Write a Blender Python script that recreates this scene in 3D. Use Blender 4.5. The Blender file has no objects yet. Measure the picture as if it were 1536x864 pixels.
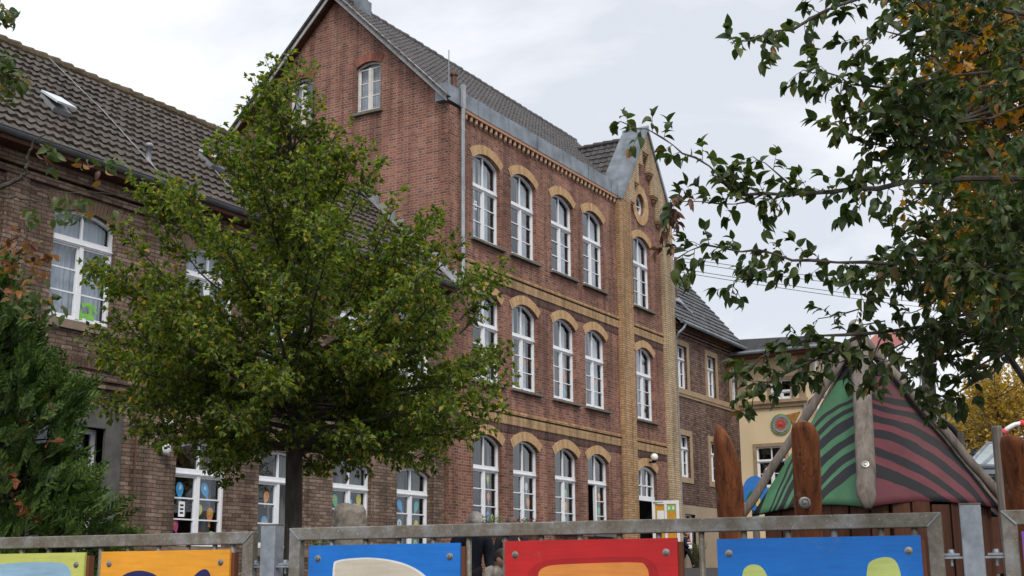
import bpy, bmesh, math, random
from mathutils import Vector as V, Matrix, noise
from mathutils.geometry import tessellate_polygon
R = math.radians
rnd = random.Random(7)
S = bpy.context.scene
COL = S.collection

# ------------------------------------------------------------------ camera
# world axes: X runs along the school front, Y into the building, Z up; the camera stands at the origin
F_ = 1940.0
_p, _r, _a = R(12.79), R(-0.473), R(30.05)
def _tob(w):
    return V((w[0]*math.sin(_a)+w[1]*math.cos(_a), -w[0]*math.cos(_a)+w[1]*math.sin(_a), w[2]))
_f = V((0, math.cos(_p), math.sin(_p))); _u = V((0, -math.sin(_p), math.cos(_p))); _x = V((1, 0, 0))
CX = _tob(math.cos(_r)*_x + math.sin(_r)*_u); CU = _tob(-math.sin(_r)*_x + math.cos(_r)*_u); CF = _tob(_f)
FH = V((math.cos(_a), math.sin(_a), 0)); RH = V((math.sin(_a), -math.cos(_a), 0))   # forward and right on the ground
cam = bpy.data.objects.new('camera', bpy.data.cameras.new('camera')); COL.objects.link(cam)
cam.matrix_world = Matrix((( CX.x, CU.x, -CF.x, 0), (CX.y, CU.y, -CF.y, 0), (CX.z, CU.z, -CF.z, 0), (0, 0, 0, 1)))
cam.data.sensor_width = 36; cam.data.lens = F_/1536*36; cam.data.clip_start = .1; cam.data.clip_end = 2000
S.camera = cam
def ray(x, y): return (CF*F_ + CX*(x-768) - CU*(y-432))
def at(x, y, d):
    q = ray(x, y); return q*(d/F_)            # d = depth along the view axis
def ony(x, y, Y): q = ray(x, y); return q*(Y/q.y)
def onx(x, y, X): q = ray(x, y); return q*(X/q.x)
def onplane(x, y, P0, N): q = ray(x, y); return q*(P0.dot(N)/q.dot(N))
def px(P):
    w = P.dot(CF); return (768+F_*P.dot(CX)/w, 432-F_*P.dot(CU)/w)
def gz(x, y):
    d = V((x, y, 0)).dot(FH); return -1.5 + .0413*max(0, min(d, 46.5))

# ------------------------------------------------------------------ mesh helpers
def org(o):
    v = V((0, 0, 0))
    while o is not None: v += o.location; o = o.parent
    return v
class MB:
    def __init__(s): s.v = []; s.f = []; s.m = []
    def poly(s, pts, m=0):
        b = len(s.v); s.v += [V(p) for p in pts]; s.f.append(tuple(range(b, b+len(pts)))); s.m.append(m); return s
    def add(s, vs, fs, m=0):
        b = len(s.v); s.v += [V(p) for p in vs]
        for f in fs: s.f.append(tuple(b+i for i in f)); s.m.append(m)
        return s
    def box(s, x0, x1, y0, y1, z0, z1, m=0):
        vs = [(x, y, z) for z in (z0, z1) for y in (y0, y1) for x in (x0, x1)]
        return s.add(vs, [(0, 2, 3, 1), (4, 5, 7, 6), (0, 1, 5, 4), (2, 6, 7, 3), (0, 4, 6, 2), (1, 3, 7, 5)], m)
    def obox(s, c, a, b, d, m=0):                 # centre and three half-axis vectors
        c, a, b, d = V(c), V(a), V(b), V(d)
        vs = [c+a*i+b*j+d*k for k in (-1, 1) for j in (-1, 1) for i in (-1, 1)]
        return s.add(vs, [(0, 2, 3, 1), (4, 5, 7, 6), (0, 1, 5, 4), (2, 6, 7, 3), (0, 4, 6, 2), (1, 3, 7, 5)], m)
    def bar(s, p, q, w, h, up=V((0, 0, 1)), m=0):
        p, q = V(p), V(q); t = (q-p); L = t.length; t /= L
        a = t.cross(up).normalized(); b = a.cross(t)
        return s.obox((p+q)/2, t*L/2, a*w/2, b*h/2, m)
    def tube(s, pts, rad, n=8, m=0, cap=True):
        pts = [V(p) for p in pts]; k = len(pts)
        if not hasattr(rad, '__len__'): rad = [rad]*k
        b0 = len(s.v); pa = None
        for i, p in enumerate(pts):
            t = (pts[min(i+1, k-1)]-pts[max(i-1, 0)])
            if t.length < 1e-9: t = V((0, 0, 1))
            t.normalize()
            if pa is None:
                a = t.orthogonal().normalized()
            else:
                a = pa-t*pa.dot(t)
                a = a.normalized() if a.length > 1e-6 else t.orthogonal().normalized()
            pa = a; b = t.cross(a)
            for j in range(n):
                w = 2*math.pi*j/n; s.v.append(p+(a*math.cos(w)+b*math.sin(w))*rad[i])
        for i in range(k-1):
            for j in range(n):
                q = b0+i*n; s.f.append((q+j, q+(j+1) % n, q+n+(j+1) % n, q+n+j)); s.m.append(m)
        if cap:
            s.f.append(tuple(b0+j for j in reversed(range(n)))); s.m.append(m)
            s.f.append(tuple(b0+(k-1)*n+j for j in range(n))); s.m.append(m)
        return s
    def lathe(s, c, prof, n=20, ax=V((0, 0, 1)), m=0):
        ax = V(ax).normalized(); a = ax.orthogonal().normalized(); b = ax.cross(a); b0 = len(s.v); c = V(c)
        for r, h in prof:
            for j in range(n):
                w = 2*math.pi*j/n; s.v.append(c+ax*h+(a*math.cos(w)+b*math.sin(w))*max(r, 1e-4))
        for i in range(len(prof)-1):
            for j in range(n):
                q = b0+i*n; s.f.append((q+j, q+(j+1) % n, q+n+(j+1) % n, q+n+j)); s.m.append(m)
        return s
    def prism(s, P2, O, U, W, N, d0, d1, m=0, m_front=None):
        """2-D outline P2 in the (U,W) plane at O, extruded from d0 to d1 along N"""
        O, U, W, N = V(O), V(U), V(W), V(N); k = len(P2)
        A = [O+U*x+W*y+N*d0 for x, y in P2]; B = [O+U*x+W*y+N*d1 for x, y in P2]
        tri = tessellate_polygon([[V((x, y, 0)) for x, y in P2]])
        b = len(s.v); s.v += A+B
        for t in tri:
            s.f.append(tuple(b+i for i in t)); s.m.append(m)
            s.f.append(tuple(b+k+i for i in reversed(t))); s.m.append(m if m_front is None else m_front)
        for i in range(k):
            j = (i+1) % k; s.f.append((b+i, b+j, b+k+j, b+k+i)); s.m.append(m)
        return s
    def ring(s, A, B, O, U, W, N, d0, d1, m=0):
        """frame between closed outlines A (outer) and B (inner), same count"""
        O, U, W, N = V(O), V(U), V(W), V(N); k = len(A); b = len(s.v)
        for d in (d0, d1):
            for P in (A, B): s.v += [O+U*x+W*y+N*d for x, y in P]
        for i in range(k):
            j = (i+1) % k
            for q in ((i, j, k+j, k+i), (2*k+i, 3*k+i, 3*k+j, 2*k+j), (i, 2*k+i, 2*k+j, j), (k+i, k+j, 3*k+j, 3*k+i)):
                s.f.append(tuple(b+x for x in q)); s.m.append(m)
        return s
    def build(s, name, mats, parent=None, smooth=False, base=None, bevel=0):
        if not isinstance(mats, (list, tuple)): mats = [mats]
        o = V((0, 0, 0)) if parent is None else org(parent)
        if parent is None and base is not None: o = V(base)
        me = bpy.data.meshes.new(name); me.from_pydata([v-o for v in s.v], [], s.f)
        for m in mats: me.materials.append(m)
        if len(mats) > 1: me.polygons.foreach_set('material_index', s.m)
        if smooth: me.polygons.foreach_set('use_smooth', [True]*len(s.f))
        me.update()
        bm = bmesh.new(); bm.from_mesh(me); bmesh.ops.recalc_face_normals(bm, faces=bm.faces) if len(s.f) < 60000 and smooth != 'leaf' else None
        bm.to_mesh(me); bm.free()
        ob = bpy.data.objects.new(name, me); COL.objects.link(ob)
        if parent is not None: ob.parent = parent
        elif base is not None: ob.location = o
        if bevel:
            b = ob.modifiers.new('bevel', 'BEVEL'); b.width = bevel; b.segments = 2; b.limit_method = 'ANGLE'; b.angle_limit = R(40)
        return ob
def thing(name, label, cat, loc, group=None):
    o = bpy.data.objects.new(name, None); COL.objects.link(o); o.location = loc; o.empty_display_size = .2
    return tag(o, label, cat, group)
def tag(o, label, cat, group=None):
    o['label'] = label; o['category'] = cat
    if group: o['group'] = group
    return o
def struct(o): o['kind'] = 'structure'; return o

# ------------------------------------------------------------------ materials
class NT:
    def __init__(s, name):
        s.m = bpy.data.materials.new(name); s.m.use_nodes = True; s.t = s.m.node_tree; s.n = s.t.nodes
        s.b = s.n['Principled BSDF']; s.o = s.n['Material Output']
    def node(s, typ, **k):
        n = s.n.new(typ)
        for a, b in k.items(): setattr(n, a, b)
        return n
    def link(s, a, b): s.t.links.new(a, b)
    def noise(s, scale, detail=4, vec=None, rough=.55, dist=0):
        n = s.node('ShaderNodeTexNoise'); n.inputs['Scale'].default_value = scale; n.inputs['Detail'].default_value = detail
        n.inputs['Roughness'].default_value = rough; n.inputs['Distortion'].default_value = dist
        if vec is not None: s.link(vec, n.inputs['Vector'])
        return n.outputs['Fac']
    def ramp(s, fac, stops, interp='LINEAR'):
        n = s.node('ShaderNodeValToRGB'); n.color_ramp.interpolation = interp; e = n.color_ramp.elements
        while len(e) < len(stops): e.new(.5)
        for i, (p, c) in enumerate(stops):
            e[i].position = p; e[i].color = (*c, 1) if hasattr(c, '__len__') else (c, c, c, 1)
        s.link(fac, n.inputs['Fac']); return n.outputs['Color']
    def mix(s, f, a, b, mode='MIX'):
        n = s.node('ShaderNodeMix', data_type='RGBA', blend_type=mode)
        for k, v in ((0, f), (6, a), (7, b)):
            if hasattr(v, 'node'): s.link(v, n.inputs[k])
            elif hasattr(v, '__len__'): n.inputs[k].default_value = (*v, 1)
            else: n.inputs[k].default_value = v if k == 0 else (v, v, v, 1)
        return n.outputs[2]
    def math(s, op, a, b=None, c=None):
        n = s.node('ShaderNodeMath', operation=op)
        for k, v in enumerate((a, b, c)):
            if v is None: continue
            if hasattr(v, 'node'): s.link(v, n.inputs[k])
            else: n.inputs[k].default_value = v
        return n.outputs[0]
    def bump(s, h, strength=.3, dist=.01):
        n = s.node('ShaderNodeBump'); n.inputs['Strength'].default_value = strength; n.inputs['Distance'].default_value = dist
        s.link(h, n.inputs['Height']); s.link(n.outputs[0], s.b.inputs['Normal'])
    def pos(s): return s.node('ShaderNodeNewGeometry').outputs['Position']
    def wallvec(s, ox=0):
        g = s.node('ShaderNodeNewGeometry'); a = s.node('ShaderNodeSeparateXYZ'); s.link(g.outputs['Position'], a.inputs[0])
        b = s.node('ShaderNodeSeparateXYZ'); s.link(g.outputs['True Normal'], b.inputs[0])
        k = s.math('GREATER_THAN', s.math('ABSOLUTE', b.outputs[0]), .6)
        u = s.math('ADD', s.math('MULTIPLY', a.outputs[1], k), s.math('MULTIPLY', a.outputs[0], s.math('SUBTRACT', 1, k)))
        return s.math('ADD', u, ox), a.outputs[2]
    def vec(s, x, y, z=0):
        n = s.node('ShaderNodeCombineXYZ')
        for k, v in enumerate((x, y, z)):
            if hasattr(v, 'node'): s.link(v, n.inputs[k])
            else: n.inputs[k].default_value = v
        return n.outputs[0]
    def base(s, c, rough=.7, spec=.3, metal=0):
        if hasattr(c, 'node'): s.link(c, s.b.inputs['Base Color'])
        else: s.b.inputs['Base Color'].default_value = (*c, 1)
        if hasattr(rough, 'node'): s.link(rough, s.b.inputs['Roughness'])
        else: s.b.inputs['Roughness'].default_value = rough
        s.b.inputs['Specular IOR Level'].default_value = spec; s.b.inputs['Metallic'].default_value = metal
        return s.m

def plain(name, c, rough=.6, spec=.3, metal=0, var=.12, scale=6, bump=0):
    t = NT(name); p = t.pos()
    n = t.noise(scale, 5, p); n2 = t.noise(scale*.15, 3, p)
    f = t.math('ADD', t.math('MULTIPLY', n, .6), t.math('MULTIPLY', n2, .4))
    lo = tuple(x*(1-var*2) for x in c); hi = tuple(min(1, x*(1+var*2)) for x in c)
    t.base(t.ramp(f, [(.3, lo), (.7, hi)]), rough, spec, metal)
    if bump: t.bump(t.noise(scale*6, 4, p), bump, .004)
    return t.m

def brick(name, cols, mortar, bw=.25, bh=.0769, mw=.011, soldier=False, rough_edge=0, stain=.35, bump=.5, header=True, mottle=.25, streak=.38, pale=(.42, .36, .32)):
    t = NT(name); u, v = t.wallvec()
    if rough_edge:
        p = t.pos(); d = t.node('ShaderNodeTexNoise'); d.inputs['Scale'].default_value = 7; t.link(p, d.inputs['Vector'])
        sp = t.node('ShaderNodeSeparateColor'); t.link(d.outputs['Color'], sp.inputs[0])
        u = t.math('ADD', u, t.math('MULTIPLY', t.math('SUBTRACT', sp.outputs[0], .5), rough_edge*2))
        v = t.math('ADD', v, t.math('MULTIPLY', t.math('SUBTRACT', sp.outputs[1], .5), rough_edge))
    vec = t.vec(v, u) if soldier else t.vec(u, v)
    b = t.node('ShaderNodeTexBrick'); t.link(vec, b.inputs['Vector'])
    b.inputs['Scale'].default_value = 1; b.inputs['Brick Width'].default_value = bw; b.inputs['Row Height'].default_value = bh
    b.inputs['Mortar Size'].default_value = mw; b.inputs['Mortar Smooth'].default_value = .25
    b.inputs['Color1'].default_value = (0, 0, 0, 1); b.inputs['Color2'].default_value = (1, 1, 1, 1); b.inputs['Mortar'].default_value = (.5, .5, .5, 1)
    b.offset = .5 if not header else .25; b.offset_frequency = 2
    if header: b.squash = .5; b.squash_frequency = 2
    k = len(cols)
    c = t.ramp(b.outputs['Color'], [(i/(k-1)*.9+.05, q) for i, q in enumerate(cols)])
    p = t.pos()
    big = t.noise(.55, 5, p, .6); mid = t.noise(3.1, 5, p, .6); fine = t.noise(30, 4, p)
    c = t.mix(1, c, t.ramp(fine, [(.25, 1-mottle), (.75, 1+mottle)]), 'MULTIPLY')
    m2 = t.mix(t.ramp(mid, [(.35, 0), (.7, 1)]), mortar, tuple(x*.55 for x in mortar))
    c = t.mix(b.outputs['Fac'], c, m2)
    st = t.math('ADD', t.math('MULTIPLY', big, .6), t.math('MULTIPLY', mid, .4))
    c = t.mix(1, c, t.ramp(st, [(.36, 1-stain), (.64, 1+stain*.35)]), 'MULTIPLY')
    sk = t.noise(1, 4, t.vec(t.math('MULTIPLY', u, 2.6), t.math('MULTIPLY', v, .22)), .6)
    c = t.mix(1, c, t.ramp(sk, [(.38, 1-streak), (.56, 1.0), (.75, 1+streak*.3)]), 'MULTIPLY')
    ef = t.math('MULTIPLY', t.ramp(t.noise(.8, 6, t.vec(t.math('ADD', u, 31), v), .7), [(.56, 0), (.72, 1)]), t.ramp(fine, [(.4, .0), (.7, .45)]))
    c = t.mix(ef, c, pale)
    t.base(c, .85, .2)
    h = t.math('SUBTRACT', t.math('MULTIPLY', fine, .5), b.outputs['Fac'])
    t.bump(h, bump, .012)
    return t.m

def leafmat(name, cols, rough=.45, trans=.35, spec=.35, weights=None):
    t = NT(name); g = t.node('ShaderNodeNewGeometry'); k = len(cols)
    pos = weights or [i/(k-1) for i in range(k)]
    c = t.ramp(g.outputs['Random Per Island'], list(zip(pos, cols)))
    c = t.mix(1, c, t.ramp(t.noise(.9, 3, g.outputs['Position']), [(.3, .72), (.7, 1.25)]), 'MULTIPLY')
    t.base(c, rough, spec)
    tr = t.node('ShaderNodeBsdfTranslucent'); t.link(t.mix(1, c, (1.5, 1.7, .7), 'MULTIPLY'), tr.inputs['Color'])
    mx = t.node('ShaderNodeMixShader'); mx.inputs[0].default_value = trans
    t.link(t.b.outputs[0], mx.inputs[1]); t.link(tr.outputs[0], mx.inputs[2]); t.link(mx.outputs[0], t.o.inputs['Surface'])
    return t.m

def islandmat(name, cols, rough=.85, spec=.2, mottle=.25, bump=.3, weights=None):
    t = NT(name); g = t.node('ShaderNodeNewGeometry'); k = len(cols)
    c = t.ramp(g.outputs['Random Per Island'], list(zip(weights or [i/(k-1) for i in range(k)], cols)))
    f = t.noise(28, 4, g.outputs['Position'])
    c = t.mix(1, c, t.ramp(f, [(.25, 1-mottle), (.75, 1+mottle)]), 'MULTIPLY')
    t.base(c, rough, spec); t.bump(f, bump, .006); return t.m

def tilemat(name, cols, moss=None, rough=.6, spec=.4, tw=.23, tl=.27, slope=1.0):
    t = NT(name); g = t.node('ShaderNodeNewGeometry'); a = t.node('ShaderNodeSeparateXYZ'); t.link(g.outputs['Position'], a.inputs[0])
    w = t.node('ShaderNodeTexWhiteNoise', noise_dimensions='2D')
    t.link(t.vec(t.math('FLOOR', t.math('DIVIDE', t.math('ADD', a.outputs[0], a.outputs[1]), tw)), t.math('FLOOR', t.math('DIVIDE', a.outputs[2], tl*.7))), w.inputs['Vector'])
    c = t.ramp(w.outputs['Value'], [(i/(len(cols)-1), q) for i, q in enumerate(cols)])
    n = t.noise(2.2, 6, g.outputs['Position'], .65); f = t.noise(40, 3, g.outputs['Position'])
    c = t.mix(1, c, t.ramp(n, [(.3, .65), (.7, 1.3)]), 'MULTIPLY')
    c = t.mix(1, c, t.ramp(f, [(.3, .8), (.7, 1.15)]), 'MULTIPLY')
    if moss:
        c = t.mix(t.ramp(t.noise(5.5, 6, g.outputs['Position'], .7), [(.55, 0), (.72, .8)]), c, moss)
    t.base(c, rough, spec); t.bump(f, .25, .004); return t.m

def woodmat(name, cols, rough=.75, axis=2, scale=1.0, spec=.25, crack=.0):
    t = NT(name); g = t.node('ShaderNodeTexCoord'); mp = t.node('ShaderNodeMapping'); t.link(g.outputs['Object'], mp.inputs[0])
    sc = [22*scale]*3; sc[axis] = 1.6*scale; mp.inputs['Scale'].default_value = sc
    n = t.noise(1, 8, mp.outputs[0], .65, .4); n2 = t.noise(2.5, 4, g.outputs['Object'])
    f = t.math('ADD', t.math('MULTIPLY', n, .7), t.math('MULTIPLY', n2, .3)); k = len(cols)
    c = t.ramp(f, [(.3+.4*i/(k-1), q) for i, q in enumerate(cols)])
    if crack:
        m2 = t.node('ShaderNodeMapping'); t.link(g.outputs['Object'], m2.inputs[0]); sc = [26*scale]*3; sc[axis] = .35; m2.inputs['Scale'].default_value = sc
        cr_ = t.noise(1, 2, m2.outputs[0], .5, 0); cf = t.ramp(cr_, [(.485, 0), (.5, 1), (.515, 0)]); c = t.mix(t.math('MULTIPLY', cf, crack), c, tuple(x*.25 for x in cols[0]))
        c = t.mix(t.math('MULTIPLY', t.ramp(t.noise(7, 6, g.outputs['Object'], .7), [(.6, 0), (.68, 1)]), .35), c, (.30, .24, .19))
    t.base(c, rough, spec)
    t.bump(n, .6, .008); return t.m

M = {}
M['red'] = brick('red_brick', [(.15, .058, .043), (.21, .074, .050), (.28, .098, .060), (.24, .084, .054), (.33, .125, .075), (.36, .155, .095)], (.34, .265, .22), mw=.0125)
M['red_gable'] = brick('red_gable_brick', [(.17, .072, .056), (.24, .090, .064), (.29, .100, .066), (.25, .088, .060), (.32, .125, .082), (.33, .15, .10)], (.38, .30, .25), mw=.0125, stain=.3)
M['red_dark'] = brick('dark_soldier_brick', [(.05, .025, .024), (.10, .042, .036), (.13, .055, .045)], (.2, .15, .13), soldier=True, header=False)
M['yellow'] = brick('yellow_brick', [(.38, .225, .115), (.47, .29, .15), (.53, .34, .185), (.49, .30, .155)], (.17, .12, .075), mw=.008, stain=.2, mottle=.12)
M['yellow_pale'] = brick('pale_yellow_brick', [(.46, .34, .21), (.54, .41, .26), (.60, .46, .30), (.50, .36, .22)], (.16, .12, .085), mw=.009, stain=.2, mottle=.12)
M['yellow_sold'] = brick('yellow_soldier_brick', [(.38, .24, .125), (.46, .30, .155), (.50, .335, .18)], (.2, .14, .09), soldier=True, header=False, mw=.007, stain=.15, mottle=.12)
M['brown'] = brick('brown_brick', [(.13, .088, .066), (.18, .122, .090), (.22, .150, .110), (.165, .112, .083), (.25, .175, .13), (.28, .20, .152)], (.075, .056, .044), bw=.26, bh=.079, mw=.008, rough_edge=.028, header=False, stain=.25, mottle=.3)
M['brown_sold'] = brick('brown_soldier_brick', [(.10, .062, .045), (.16, .10, .07), (.12, .075, .052)], (.055, .04, .032), soldier=True, header=False, rough_edge=.01, mw=.006)
M['purple'] = brick('purple_brown_brick', [(.12, .072, .060), (.185, .112, .090), (.23, .145, .115), (.165, .10, .08), (.27, .18, .14)], (.048, .034, .030), bw=.26, bh=.085, mw=.010, rough_edge=.03, header=False, stain=.25)
M['voussoir_y'] = islandmat('yellow_arch_brick', [(.40, .25, .13), (.48, .315, .17), (.54, .36, .20)])
M['voussoir_r'] = islandmat('red_arch_brick', [(.16, .065, .05), (.24, .095, .07), (.30, .13, .09)])
M['voussoir_b'] = islandmat('brown_arch_brick', [(.15, .10, .07), (.19, .125, .088), (.23, .155, .11)])
M['joint'] = plain('mortar', (.2, .15, .11), .9)
M['joint_and_gap_d'] = plain('dark_mortar_and_shadow_gap', (.07, .05, .04), .9)  # joints of the brown arches, and the painted shadow gap in the yellow bands
M['white'] = plain('white_window_paint', (.74, .75, .77), .4, .4, var=.04)
M['oldwhite'] = plain('weathered_white_paint', (.6, .58, .55), .6, .3, var=.12, scale=14)
M['zinc'] = plain('weathered_zinc', (.19, .215, .245), .5, .4, .35, var=.3, scale=2.2)
M['zincpale'] = plain('pale_zinc', (.30, .315, .33), .5, .4, .3, var=.2, scale=3)
M['bargepaint'] = plain('grey_white_paint', (.46, .46, .45), .6, .3, var=.2, scale=5)
M['gutter'] = plain('dark_gutter_metal', (.11, .115, .12), .5, .4, .3, var=.2, scale=3)
M['dark'] = plain('unlit_room_shade', (.012, .011, .011), .9, .1)  # near-black colour stands in for the shade of unlit interiors
M['sill'] = plain('stone_sill', (.15, .14, .12), .85, .2, var=.22, scale=8, bump=.3)
M['brownsill'] = plain('brown_stone_sill', (.20, .155, .115), .85, .2, var=.18, scale=6, bump=.3)
M['sand'] = plain('sandstone', (.34, .245, .155), .85, .2, var=.12, scale=4, bump=.3)
M['plinth'] = plain('beige_render', (.30, .235, .165), .9, .2, var=.10, scale=1.2, bump=.2)
M['cream'] = plain('cream_render', (.66, .53, .34), .9, .2, var=.05, scale=.9, bump=.15)
M['wood_eave'] = woodmat('eaves_wood', [(.10, .04, .02), (.2, .085, .045)], axis=1)
M['greystone'] = plain('grey_stone', (.10, .098, .09), .85, .2, var=.2, scale=4, bump=.4)
M['tile_l'] = tilemat('brown_grey_pantile', [(.062, .050, .042), (.072, .058, .049), (.085, .069, .058), (.066, .053, .045)], moss=(.10, .085, .045))
M['ridge_l'] = plain('mossy_ridge_tile', (.095, .074, .048), .9, .15, var=.35, scale=7, bump=.6)
M['tile_m'] = tilemat('dark_grey_pantile', [(.048, .043, .044), (.058, .052, .052), (.070, .062, .060)], tw=.3, tl=.33, rough=.5)
M['tile_r'] = tilemat('slate_grey_tile', [(.055, .060, .066), (.075, .08, .087), (.095, .10, .108)], tw=.3, tl=.33, rough=.55)
M['copper'] = plain('rusty_pipe', (.12, .06, .042), .6, .3, .3)
M['asphalt'] = plain('asphalt', (.052, .052, .054), .9, .2, var=.18, scale=9, bump=.4)
M['earth'] = plain('trodden_ground', (.085, .075, .06), .95, .1, var=.25, scale=2, bump=.4)
def galv():
    t = NT('galvanised_steel'); p = t.pos()
    mp = t.node('ShaderNodeMapping'); t.link(p, mp.inputs[0]); mp.inputs['Scale'].default_value = (18, 18, 3)
    a = t.noise(1, 6, mp.outputs[0], .6); b = t.noise(9, 5, p, .6); c = t.noise(60, 3, p); sp = t.noise(120, 1, p)
    k = t.ramp(b, [(.3, (.13, .112, .085)), (.5, (.19, .172, .14)), (.66, (.27, .27, .265))])
    k = t.mix(t.ramp(a, [(.52, 0), (.72, .6)]), k, (.15, .105, .065))
    k = t.mix(1, k, t.ramp(c, [(.3, .85), (.7, 1.15)]), 'MULTIPLY')
    k = t.mix(t.ramp(sp, [(.71, 0), (.75, .7)]), k, (.5, .5, .48))
    t.base(k, t.ramp(b, [(.3, .65), (.7, .45)]), .4, .35); t.bump(c, .15, .002); return t.m
M['galv'] = galv()
M['galv2'] = plain('bright_galvanised_steel', (.27, .30, .33), .45, .4, .45, var=.2, scale=25)
M['steel'] = plain('stainless_bolt', (.30, .29, .27), .42, .5, .9, var=.1)
M['batten'] = woodmat('brown_batten', [(.10, .035, .018), (.2, .075, .035)])
M['bark'] = woodmat('bark', [(.028, .024, .019), (.065, .057, .046), (.12, .108, .088)], .9, scale=.7)
M['bark_l'] = woodmat('apple_bark', [(.05, .042, .036), (.11, .095, .08)], .9)
M['orange_wood'] = woodmat('oiled_robinia', [(.03, .012, .007), (.10, .034, .015), (.19, .062, .022), (.26, .105, .05)], .75, scale=1.0, spec=.18, crack=.7)
M['grey_wood'] = woodmat('weathered_timber', [(.07, .058, .048), (.16, .135, .115), (.26, .23, .20)], .85, scale=1.2, crack=.3)
M['hut_wood'] = woodmat('hut_board', [(.025, .010, .006), (.07, .026, .014), (.12, .045, .024)], .7)

def glass():
    t = NT('window_glass'); ge = t.node('ShaderNodeNewGeometry'); dt = t.node('ShaderNodeVectorMath', operation='DOT_PRODUCT'); t.link(ge.outputs['Incoming'], dt.inputs[0]); t.link(ge.outputs['Normal'], dt.inputs[1])
    fr = t.math('ADD', .07, t.math('MULTIPLY', .93, t.math('POWER', t.math('SUBTRACT', 1, t.math('ABSOLUTE', dt.outputs['Value'])), 4)))
    gl = t.node('ShaderNodeBsdfGlossy'); gl.inputs['Roughness'].default_value = .02; gl.inputs['Color'].default_value = (.9, .95, 1, 1)
    n = t.noise(1.7, 2, t.pos()); bp = t.node('ShaderNodeBump'); bp.inputs['Strength'].default_value = .12; bp.inputs['Distance'].default_value = .03
    t.link(n, bp.inputs['Height']); t.link(bp.outputs[0], gl.inputs['Normal'])
    tr = t.node('ShaderNodeBsdfTransparent'); tr.inputs['Color'].default_value = (.78, .82, .84, 1)
    mx = t.node('ShaderNodeMixShader'); t.link(t.math('MULTIPLY', fr, 1.1), mx.inputs[0])
    t.link(tr.outputs[0], mx.inputs[1]); t.link(gl.outputs[0], mx.inputs[2]); t.link(mx.outputs[0], t.o.inputs['Surface']); return t.m
M['glass'] = glass()
M['curtain'] = plain('net_curtain', (.50, .53, .58), .9, .1, var=.08, scale=3)
M['curtain_d'] = plain('dark_curtain', (.16, .165, .165), .9, .1, var=.15, scale=3)
def paper(n, c): 
    M[n] = plain('paper_'+n, c, .8, .2, var=.06); return M[n]
for n, c in (('p_blue', (.08, .42, .78)), ('p_teal', (.12, .5, .5)), ('p_green', (.12, .55, .22)), ('p_lime', (.5, .65, .15)), ('p_yellow', (.8, .65, .06)),
             ('p_orange', (.8, .32, .12)), ('p_red', (.7, .08, .09)), ('p_pink', (.65, .12, .28)), ('p_white', (.75, .75, .75)), ('p_black', (.01, .01, .01))): paper(n, c)

# ------------------------------------------------------------------ world
w = bpy.data.worlds.new('World'); S.world = w; w.use_nodes = True; wt = w.node_tree; wn = wt.nodes
bg = wn['Background']; sky = wn.new('ShaderNodeTexSky'); sky.sky_type = 'NISHITA'; sky.sun_disc = False
SUN_EL, SUN_AZ = R(48), R(200)         # azimuth measured like the lamp's z turn below
sky.sun_elevation = SUN_EL; sky.sun_rotation = SUN_AZ
tc = wn.new('ShaderNodeTexCoord'); mp = wn.new('ShaderNodeMapping'); mp.inputs['Scale'].default_value = (1, 1, 2.6); mp.inputs['Location'].default_value = (1.3, .4, .2)
wt.links.new(tc.outputs['Generated'], mp.inputs[0])
nz = wn.new('ShaderNodeTexNoise'); nz.inputs['Scale'].default_value = 2.1; nz.inputs['Detail'].default_value = 8; nz.inputs['Roughness'].default_value = .56; nz.inputs['Distortion'].default_value = .35
wt.links.new(mp.outputs[0], nz.inputs['Vector'])
cr = wn.new('ShaderNodeValToRGB'); e = cr.color_ramp.elements
e[0].position = .38; e[0].color = (.575, .60, .655, 1); e[1].position = .60; e[1].color = (.90, .905, .925, 1)
wt.links.new(nz.outputs['Fac'], cr.inputs[0])
k10 = wn.new('ShaderNodeMix'); k10.data_type = 'RGBA'; k10.blend_type = 'MULTIPLY'; k10.inputs[0].default_value = 1
wt.links.new(cr.outputs[0], k10.inputs[6]); k10.inputs[7].default_value = (9.6, 9.6, 9.6, 1)
mxs = wn.new('ShaderNodeMix'); mxs.data_type = 'RGBA'; mxs.inputs[0].default_value = .93
wt.links.new(sky.outputs[0], mxs.inputs[6]); wt.links.new(k10.outputs[2], mxs.inputs[7]); wt.links.new(mxs.outputs[2], bg.inputs[0]); bg.inputs[1].default_value = .1
sl = bpy.data.lights.new('sun', 'SUN'); sl.energy = 1.6; sl.angle = R(20); sl.color = (1, .96, .9)
so = bpy.data.objects.new('sun', sl); COL.objects.link(so)
sd = (-FH*.9 + RH*.15); sd.z = 0; sd.normalize(); sd = sd*math.cos(SUN_EL)+V((0, 0, math.sin(SUN_EL)))
so.rotation_euler = sd.to_track_quat('Z', 'Y').to_euler()
sky.sun_rotation = math.atan2(sd.x, sd.y)
S.view_settings.view_transform = 'Standard'; S.view_settings.look = 'None'; S.view_settings.exposure = .50; S.view_settings.gamma = 1

# ------------------------------------------------------------------ ground
g = MB(); xs = [-300, -60, -20, -6, 0, 6, 12, 18, 24, 30, 36, 42, 46.5, 60, 100, 200, 500]; ys = [-500, -200, -80, -40, -20, -10, 0, 10, 20, 40, 80, 200, 500]
for i, a in enumerate(xs):
    for b in ys:
        p = FH*a+RH*b; g.v.append(V((p.x, p.y, -1.5+.0413*max(0, min(a, 46.5)))))
for i in range(len(xs)-1):
    for j in range(len(ys)-1):
        k = i*len(ys)+j; g.f.append((k, k+1, k+len(ys)+1, k+len(ys))); g.m.append(0)
struct(g.build('ground', M['asphalt']))

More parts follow.
